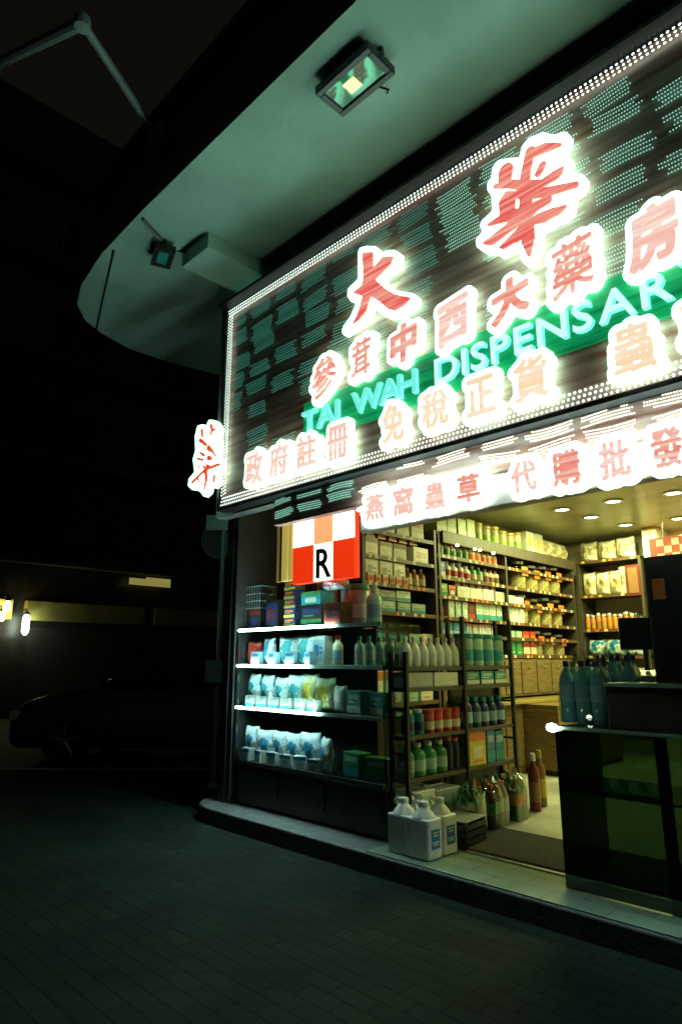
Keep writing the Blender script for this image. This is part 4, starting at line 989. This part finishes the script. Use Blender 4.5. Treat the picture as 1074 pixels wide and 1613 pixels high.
# ---------------------------------------------------------------- goods inside and on the glass showcase
def sc(proto, label, xs, tier, dy=.12, group=None, rz=0):
    return row(proto, label, group, [(x, Y0 + dy, zt[tier] + .001) for x in xs], rz, .30)
sc(pouch_proto('foil_pack', '', .20, .09, .24, 'g_red', 'packet', 1), 'red foil pack at the left end of the top showcase tier', [vx0 + .14], 1)
sc(pouch_proto('foil_pack', '', .26, .10, .27, 'pack_blue', 'packet', 4), 'white and blue foil pack in the top showcase tier beside the red pack', [vx0 + .38], 1)
sc(pouch_proto('foil_pack', '', .26, .11, .28, 'pack_teal', 'packet', 6), 'teal foil pack standing in the middle of the top showcase tier', [vx0 + .66, vx0 + .92], 1, .15, 'teal packs in the top showcase tier')
sc(bx('carton', '', 'carton', .20, .10, .27, 'white', 'blue', 'sky', 2), 'white carton with a blue window print in the top showcase tier', [vx0 + 1.17], 1)
sc(bottle_proto('bottle', '', 'bottle', .05, .27, 'cream', 'red', 'sky', .5), 'cream bottle with red cap beside the blue printed carton in the top showcase tier', [vx0 + 1.38], 1)
sc(pouch_proto('foil_pack', '', .25, .13, .33, 'pack_teal', 'packet', 9), 'white and teal foil pack in the middle showcase tier', [vx0 + .16, vx0 + .38, vx0 + .60, vx0 + .82], 2, .12, 'teal white packs in the middle tier')
sc(pouch_proto('foil_pack', '', .24, .12, .34, 'pack_yellow', 'packet', 12), 'yellow green foil pack in the middle showcase tier', [vx0 + 1.02, vx0 + 1.22], 2, .12, 'yellow packs in the middle tier')
sc(pouch_proto('foil_pack', '', .18, .09, .24, 'g_white', 'packet', 13), 'plain white pack right of the yellow packs in the middle showcase tier', [vx0 + 1.42], 2)
sc(pouch_proto('foil_pack', '', .24, .11, .33, 'pack_blue', 'packet', 15), 'shiny blue and white pack in the bottom showcase tier', [vx0 + .15 + i * .22 for i in range(6)], 3, .11, 'blue white packs in the bottom tier')
sc(bx('carton', '', 'carton', .24, .14, .20, 'green', 'teal', 'mint', 0), 'green carton in the unlit right half of the bottom showcase tier', [vx0 + 1.60, vx0 + 1.86], 3, .14, 'green cartons in the bottom tier')
sc(bx('carton', '', 'carton', .22, .14, .20, 'teal', 'white', 'mint', 0), 'teal carton in the unlit right half of the middle showcase tier', [vx0 + 1.64, vx0 + 1.90], 2, .14, 'teal cartons in the middle tier')
sc(bx('carton', '', 'carton', .12, .08, .13, 'sky', 'white', 'blue', 0), 'small sky blue carton at the front of the top showcase tier', [vx0 + .27 + i * .27 for i in range(4)], 1, .05, 'small sky blue cartons in the top tier')
sc(bx('carton', '', 'carton', .13, .08, .11, 'white', 'teal', 'mint', 0), 'small white carton at the front of the middle showcase tier', [vx0 + .2 + i * .19 for i in range(6)], 2, .045, 'small white cartons in the middle tier')
sc(bx('carton', '', 'carton', .13, .08, .12, 'white', 'blue', 'sky', 1), 'small white and blue carton at the front of the bottom showcase tier', [vx0 + .17 + i * .2 for i in range(6)], 3, .045, 'small white blue cartons in the bottom tier')
sc(bottle_proto('bottle', '', 'bottle', .045, .26, 'mint', 'teal', 'white', .4), 'mint bottle in the unlit right half of the top showcase tier', [vx0 + 1.58 + i * .12 for i in range(4)], 1, .2, 'mint bottles in the top tier')
zt0 = zt[0]
def top(proto, label, x, y, z=0, rz=0): 
    proto.location = (x, y, zt0 + .002 + z); proto.rotation_euler = (0, 0, rz); proto['label'] = label; return proto
def tx(px): return atY(px, 940, .45).x
for i in range(5):
    b = bx('carton', '', 'carton', .17, .14, .092, 'navy', 'yellow', 'orange', 0)
    top(b, ['lowest', 'second lowest', 'middle', 'second highest', 'topmost'][i] + ' navy carton with yellow print in the stack on the showcase', tx(464), .45, .0935 * i, RJ.uniform(-.06, .06))
top(bx('carton', '', 'carton', .30, .22, .20, 'black', 'green', 'navy', 0), 'dark box under the teal carton on the glass showcase', tx(497), .5)
top(bx('carton', '', 'carton', .28, .2, .14, 'teal', 'green', 'mint', 1), 'dark teal carton on top of the dark box on the showcase', tx(495), .5, .202)
top(pouch_proto('foil_pack', '', .38, .2, .12, 'pack_teal', 'packet', 21), 'crumpled pale pack lying on the teal carton stack below the R lightbox', tx(520), .5, .344)
top(bottle_proto('tub', '', 'tub', .10, .40, 'grey', 'green', 'mint', shape=2), 'grey tub with green lid on the showcase, left of its twin', tx(533), .62)
top(bottle_proto('tub', '', 'tub', .10, .38, 'grey', 'green', 'white', shape=2), 'grey tub with green lid and white label at the right of the showcase top', tx(553), .55)
top(bx('carton', '', 'carton', .22, .2, .20, 'brown', 'black', 'maroon', 2), 'dark brown carton in front of the green lidded tubs on the showcase', tx(541), .40)
top(bottle_proto('bottle', '', 'bottle', .07, .34, 'mint', 'white', 'sky', .4), 'pale mint bottle standing just right of the green lidded tubs', tx(583), .5)
for i, (a, h_) in enumerate(((385, .20), (405, .22), (432, .30))):
    top(bx('carton', '', 'carton', .20, .2, h_, 'black', 'maroon', 'navy', i % 3), ['black carton at the far left end of the showcase top', 'black maroon carton second from the left on the showcase top', 'taller black carton just left of the navy carton stack'][i], tx(a), .52)
wr_ = thing('wire_basket', 'dark wire basket standing on the black cartons at the left of the showcase', 'wire basket', (tx(398), .52, zt0 + .225))
wb = MB(); w_, d_, h_ = .36, .22, .24
for zz in (.006, h_ / 3, 2 * h_ / 3, h_): wb.tube([(-w_/2, -d_/2, zz), (w_/2, -d_/2, zz), (w_/2, d_/2, zz), (-w_/2, d_/2, zz), (-w_/2, -d_/2, zz)], .0045, 6)
for i in range(9): wb.tube([(-w_/2 + i * w_/8, -d_/2, .005), (-w_/2 + i * w_/8, -d_/2, h_)], .003, 5).tube([(-w_/2 + i * w_/8, -d_/2, .005), (-w_/2 + i * w_/8, d_/2, .005)], .003, 5).tube([(-w_/2 + i * w_/8, d_/2, .005), (-w_/2 + i * w_/8, d_/2, h_)], .003, 5)
wb.build('wire_mesh', 'painted_steel', wr_)
MB().tube([(-w_/2, -d_/2, h_ + .001), (w_/2, -d_/2, h_ + .001), (w_/2, d_/2, h_ + .001), (-w_/2, d_/2, h_ + .001), (-w_/2, -d_/2, h_ + .001)], .008, 6).build('rim', 'painted_steel', wr_)

# ---------------------------------------------------------------- goods on the glass counter
zc_ = zc - .011
def cxp(px, y): return atY(px, 1100, y).x
bottle_pack('film wrapped pack of pale blue water bottles on the glass counter near its corner lamp', ('water_bottle', 'navy', 'sky'), 3, 2, .42, .055, (cxp(922, .66), .68, zc_), 0)
bottle_pack('film wrapped pack of dark blue capped water bottles behind the green topped carton', ('water_bottle', 'navy', 'teal'), 3, 2, .46, .052, (cxp(975, .9), .88, zc_), 0)
gcx = cxp(1000, .5)
cg = thing('open_carton', 'dark brown carton with green flaps on top of the glass counter', 'carton', (gcx + .12, .55, zc_))
MB().box(-.26, .26, -.16, .14, .002, .27).build('body', 'dark_wood', cg, bevel=.006)
MB().box(-.262, .262, -.165, .145, .272, .285).build('lid', 'g_green', cg, bevel=.004)
MB().box(-.262, .262, -.174, -.167, .262, .284).build('edge_strip', 'g_mint', cg)
dk = thing('display_case', 'tall black display case standing on the glass counter at the right frame edge', 'display case', (cxp(1041, .85) + .22, .88, zc_))
CH = atY(1052, 876, .85).z - zc_
MB().box(-.22, .5, -.10, .22, .002, CH).build('cabinet', 'black', dk, bevel=.012)
MB().box(-.19, .47, -.112, -.102, .06, CH - .06).build('door', 'black_plastic', dk, bevel=.006)
MB().box(-.215, -.195, -.115, -.104, .5, .8).build('handle', 'grey_metal', dk)
MB().box(-.17, -.09, -.118, -.113, CH - .30, CH - .16).build('notice', 'g_orange', dk)
sk = thing('cash_register', 'dark green cash register on the counter beside the tall black display case', 'cash register', (cxp(1015, .95), .98, zc_), R(8))
mat('till', (.03, .06, .045), .4, var=.3)
MB().box(-.24, .24, -.20, .20, .002, .13).build('drawer', 'till', sk, bevel=.008)
MB().add([(-.22, -.18, .132), (.22, -.18, .132), (.22, .18, .132), (-.22, .18, .132), (-.22, -.02, .32), (.22, -.02, .32), (.22, .18, .36), (-.22, .18, .36)], [(0, 3, 2, 1), (4, 5, 6, 7), (0, 1, 5, 4), (1, 2, 6, 5), (2, 3, 7, 6), (3, 0, 4, 7)]).build('body', 'till', sk, bevel=.012)
ky = MB()
for r in range(4):
    for c in range(7): ky.box(-.17 + c * .05, -.135 + c * .05, -.165 + r * .03, -.145 + r * .03, .15 + r * .036, .162 + r * .036)
ky.build('keypad', 'g_grey', sk, bevel=.002)
MB().tube([(0, .12, .355), (0, .13, .50)], .02, 8).build('post', 'till', sk)
MB().box(-.17, .17, .10, .15, .50, .74).build('screen', 'black_plastic', sk, bevel=.01)
tg = thing('price_tag', 'orange price tag hanging on the tall black display case', 'tag', (cxp(1038, .7), .74, zc_ + 1.05))
# ================================================================ STREET
# pole with a dark round sign and a small plate
pb = atZ(336, 1240, 0)
sp = thing('street_sign', 'slim street pole with a round dark red sign under a grey plate', 'street sign', (pb.x, pb.y, 0), R(45))
dpt = (Vector((pb.x, pb.y)) - Vector((CAM.x, CAM.y))).length
def zat(px, py): d = ray(px, py); return CAM.z + d.z * dpt / math.hypot(d.x, d.y)
zs0, zs1 = zat(336, 878), zat(336, 838)
MB().tube([(0, 0, 0), (0, 0, zat(336, 815) + .1)], .032, 10).lathe([(.09, .0), (.09, .02), (.04, .05)], 12).build('pole', 'painted_steel', sp, smooth=True)
dc_ = MB().lathe([(.0, 0), (.24, 0), (.24, .012), (0, .012)], 28, 0, (-.05, 0, (zs0 + zs1) / 2 + .06), 'y').build('round_plate', 'g_maroon', sp)
MB().lathe([(.25, 0), (.25, .018), (.225, .018), (.225, .0)], 28, 0, (-.053, 0, (zs0 + zs1) / 2 + .06), 'y').build('rim', 'grey_metal', sp)
MB().box(-.24, .24, -.055, -.04, zat(336, 836) , zat(336, 812)).build('plate', 'painted_steel', sp, bevel=.004)
zb = zat(330, 1058)
MB().box(-.15, .13, -.10, -.034, zb - .14, zb + .14).build('small_plate', 'painted_steel', sp, bevel=.006)
# parked car
mat('car_paint', (.02, .024, .022), .22, coat=1.0); mat('car_glass', (.01, .012, .012), .06); mat('rim_alloy', (.30, .32, .30), .45, metal=.6); mat('lamp_clear', (.5, .52, .5), .1, coat=1); mat('tail_red', (.3, .01, .01), .15, coat=1)
cw_ = atZ(100, 1206, -.13)
car = thing('parked_car', 'dark parked car with alloy wheels and chrome handles on the side street', 'car', (cw_.x, cw_.y, -.13), R(225)); car.scale = (1.16, 1.16, 1.16)
# local axes: +x forward, y = width; the near side (towards the shop) is y = +0.0, the far side y = -1.75 ; rz 225 turns +x to the left of the picture
def side_loft(stations, yb):            # stations: x, list of (y inset, z) bottom to top
    vs = []; fs = []; n = len(stations[0][1])
    for x, pr in stations:
        for i_, zz in pr: vs.append((x, yb + .0 - i_, zz))
        for i_, zz in reversed(pr): vs.append((x, yb - 1.78 + i_, zz))
    m = 2 * n
    for s_ in range(len(stations) - 1):
        for k in range(m): fs.append((s_ * m + k, s_ * m + (k + 1) % m, (s_ + 1) * m + (k + 1) % m, (s_ + 1) * m + k))
    fs.append(tuple(range(m - 1, -1, -1))); fs.append(tuple((len(stations) - 1) * m + k for k in range(m)))
    return MB().add(vs, fs)
st = []
for x, zb_, zm, zt_, ins in ((.92, .36, .55, .66, .22), (.86, .25, .60, .76, .12), (.70, .22, .62, .86, .05), (.40, .22, .62, .95, .02), (-.1, .22, .62, 1.02, .0), (-.8, .22, .62, 1.07, .0), (-1.8, .22, .62, 1.09, .0), (-2.8, .22, .62, 1.08, .02), (-3.3, .26, .62, 1.03, .06), (-3.52, .34, .60, .95, .14)):
    st.append((x, [(ins + .10, zb_), (ins, zb_ + .10), (ins, zm), (ins + .06, zt_ - .06), (ins + .16, zt_)]))
side_loft(st, .02).build('body', 'car_paint', car, smooth=True)
cb_ = []
for x, zt_, ins in ((-.25, 1.06, .20), (-.95, 1.46, .30), (-1.3, 1.52, .31), (-2.3, 1.53, .31), (-2.9, 1.47, .31), (-3.38, 1.06, .24)):
    cb_.append((x, [(.12, 1.0), (.14, 1.04), (.14 + (ins - .14) * .5, 1.04 + (zt_ - 1.04) * .5), (ins - .02, zt_ - .05), (ins + .08, zt_)]))
side_loft(cb_, .02).build('cabin', 'car_paint', car, smooth=True)
def win(pts, name='window'):
    for nm_, s_ in (('near', 1), ('far', -1)):
        vs = []
        for x, t_ in pts:
            y = .02 - (.14 + (.30 - .14) * t_) + .012; zz = 1.05 + .40 * t_
            vs.append((x, y if s_ > 0 else -1.74 + .02 - (y - .02), zz))
        vs2 = [(a, b - .01 * s_, c) for a, b, c in vs]; n = len(vs)
        MB().add(vs + vs2, [tuple(range(n)), tuple(range(2 * n - 1, n - 1, -1))] + [(i, (i + 1) % n, n + (i + 1) % n, n + i) for i in range(n)]).build(name, 'car_glass', car)
win([(-.55, .06), (-1.55, .06), (-1.55, .88), (-1.02, .88)]); win([(-1.63, .06), (-2.5, .06), (-2.5, .88), (-1.63, .88)]); win([(-2.58, .06), (-3.1, .06), (-2.85, .86), (-2.58, .88)])
for wx in (0, -2.62):
    for wy, s_ in ((-.045, 1), (-1.695, -1)):
        wh = MB().lathe([(.22, -.10), (.315, -.10), (.335, -.06), (.335, .06), (.315, .10), (.22, .10)], 28, 0, (wx, wy, .335), 'y').build('wheel', 'rubber', car, smooth=True)
        rm = MB().lathe([(.24, -.02), (.262, .0), (.262, .092), (.245, .098), (.232, .06)], 28, 0, (wx, wy, .335), 'y') if s_ > 0 else MB().lathe([(.24, .02), (.262, 0), (.262, -.092), (.245, -.098), (.232, -.06)], 28, 0, (wx, wy, .335), 'y')
        for k in range(5):
            a = 2 * math.pi * k / 5 + .3; rm.tube([(wx, wy + .088 * s_, .335), (wx + .225 * math.cos(a), wy + .082 * s_, .335 + .225 * math.sin(a))], .028, 6)
        rm.lathe([(.0, -.01), (.055, -.01), (.05, .014), (0, .016)], 14, 0, (wx, wy + .085 * s_, .335), 'y')
        r_ = rm.build('rim', 'rim_alloy'); r_.parent = wh
        ar_ = MB().tube([(wx + .40 * math.cos(a), .026 if s_ > 0 else -1.766, .34 + .40 * math.sin(a)) for a in [i * math.pi / 12 for i in range(13)]], .018, 6).build('wheel_arch', 'rubber', car)
for y0_, y1_ in ((-.06, -.42), (-1.34, -1.70)):
    MB().box(.70, .885, y0_, y1_, .60, .74).build('headlight', 'lamp_clear', car, bevel=.03)
    MB().box(-3.50, -3.36, y0_ - .06, y1_ + .06, .68, .88).build('tail_light', 'tail_red', car, bevel=.02)
MB().box(.86, .935, -.5, -1.26, .40, .56).build('grille', 'black_plastic', car, bevel=.02)
MB().box(.90, .95, -.62, -1.14, .44, .54).build('number_plate', 'g_cream', car, bevel=.004)
for xx in (-1.35, -2.30): MB().tube([(xx + .10, .024, .95), (xx + .08, .045, .955), (xx - .08, .045, .955), (xx - .10, .024, .95)], .013, 8).build('door_handle', 'steel', car)
for yy in (.10, -1.86): MB().box(-.62, -.48, yy - .1, yy + .1, 1.06, 1.19).build('mirror', 'car_paint', car, bevel=.03)
MB().tube([(-1.05, -.30, 1.52), (-1.3, -.30, 1.56), (-2.7, -.30, 1.56), (-2.9, -.30, 1.50)], .014, 6).build('roof_rail', 'steel', car)

# building across the side street with wall lamps and a lit strip
mat('far_signboard', (.42, .38, .12), .6, var=.3, scale=2)
XF = -21.0
fb = thing('far_building', 'tall dark building across the side street with shutters and a lit strip sign', 'building', (XF, 6, -.13))
def fbp(n_, mb, m, **k): o = mb.build(n_, m, None, **k); return place(o, fb)
fbp('wall', MB().box(XF - 12, XF, -40, 46, -.13, 21), 'dark_tile')
for i in range(12):
    y = -18 + i * 4.3
    s_ = fbp('shutter', MB().box(XF + .002, XF + .05, y, y + 3.5, -.12, 2.55), 'grey_metal')
    for k in range(9):
        pass
    fbp('signboard', MB().box(XF + .002, XF + .28, y - .2, y + 3.7, 2.75, 3.35), 'far_signboard', bevel=.02)
for r_ in range(4):
    for i in range(14):
        y = -19 + i * 3.7; z = 5.2 + r_ * 3.4
        f_ = fbp('window', MB().box(XF + .002, XF + .10, y, y + 1.9, z, z + 1.5), 'grey_metal')
        p_ = MB().box(XF + .101, XF + .112, y + .1, y + .9, z + .1, z + 1.4).box(XF + .101, XF + .112, y + 1.0, y + 1.8, z + .1, z + 1.4).build('pane', 'car_glass'); p_.parent = f_
for r_ in range(5): fbp('ledge', MB().box(XF + .002, XF + .45, -39, 45, 4.5 + r_ * 3.4, 4.62 + r_ * 3.4), 'fascia')
s0, s1 = atX(204, 918, XF + .3), atX(268, 918, XF + .3); a_, b_ = atX(236, 913, XF + .3).z, atX(236, 923, XF + .3).z
fbp('strip_sign', MB().box(XF + .284, XF + .34, s0.y, s1.y, b_, a_).box(XF + .284, XF + .34, s0.y + (s1.y - s0.y) * .4, s1.y, a_ + .001, a_ + .07), 'strip_lit')
def wall_lamp(px, py, m, label, h, w_):
    p = atX(px, py, XF + .55)
    t = thing('wall_lamp', label, 'wall lamp', p, 0, 'lamps across the side street')
    MB().tube([(-.54, 0, h + .12), (-.1, 0, h + .18), (0, 0, h + .10)], .025, 6).build('arm', 'grey_metal', t)
    MB().lathe([(w_ * .4, -h), (w_, -h * .7), (w_, h * .7), (w_ * .5, h)], 12).build('globe', m, t, smooth=True)
    MB().lathe([(w_ * 1.3, h + .001), (w_ * .3, h + .1)], 12).build('cap', 'grey_metal', t)
    return t
wall_lamp(41, 984, 'white_lamp', 'brightest tall white globe lamp across the side street', .30, .10)
wall_lamp(12, 955, 'yellow_lamp', 'smaller yellow globe lamp up and left of the white lamp', .15, .09)
wall_lamp(2, 971, 'yellow_lamp', 'yellow globe lamp cut by the left frame edge', .14, .10)
bpy.data.objects.remove(tg)
print('faces', sum(len(o.data.polygons) for o in S.objects if o.type == 'MESH'), 'objects', len(S.objects))
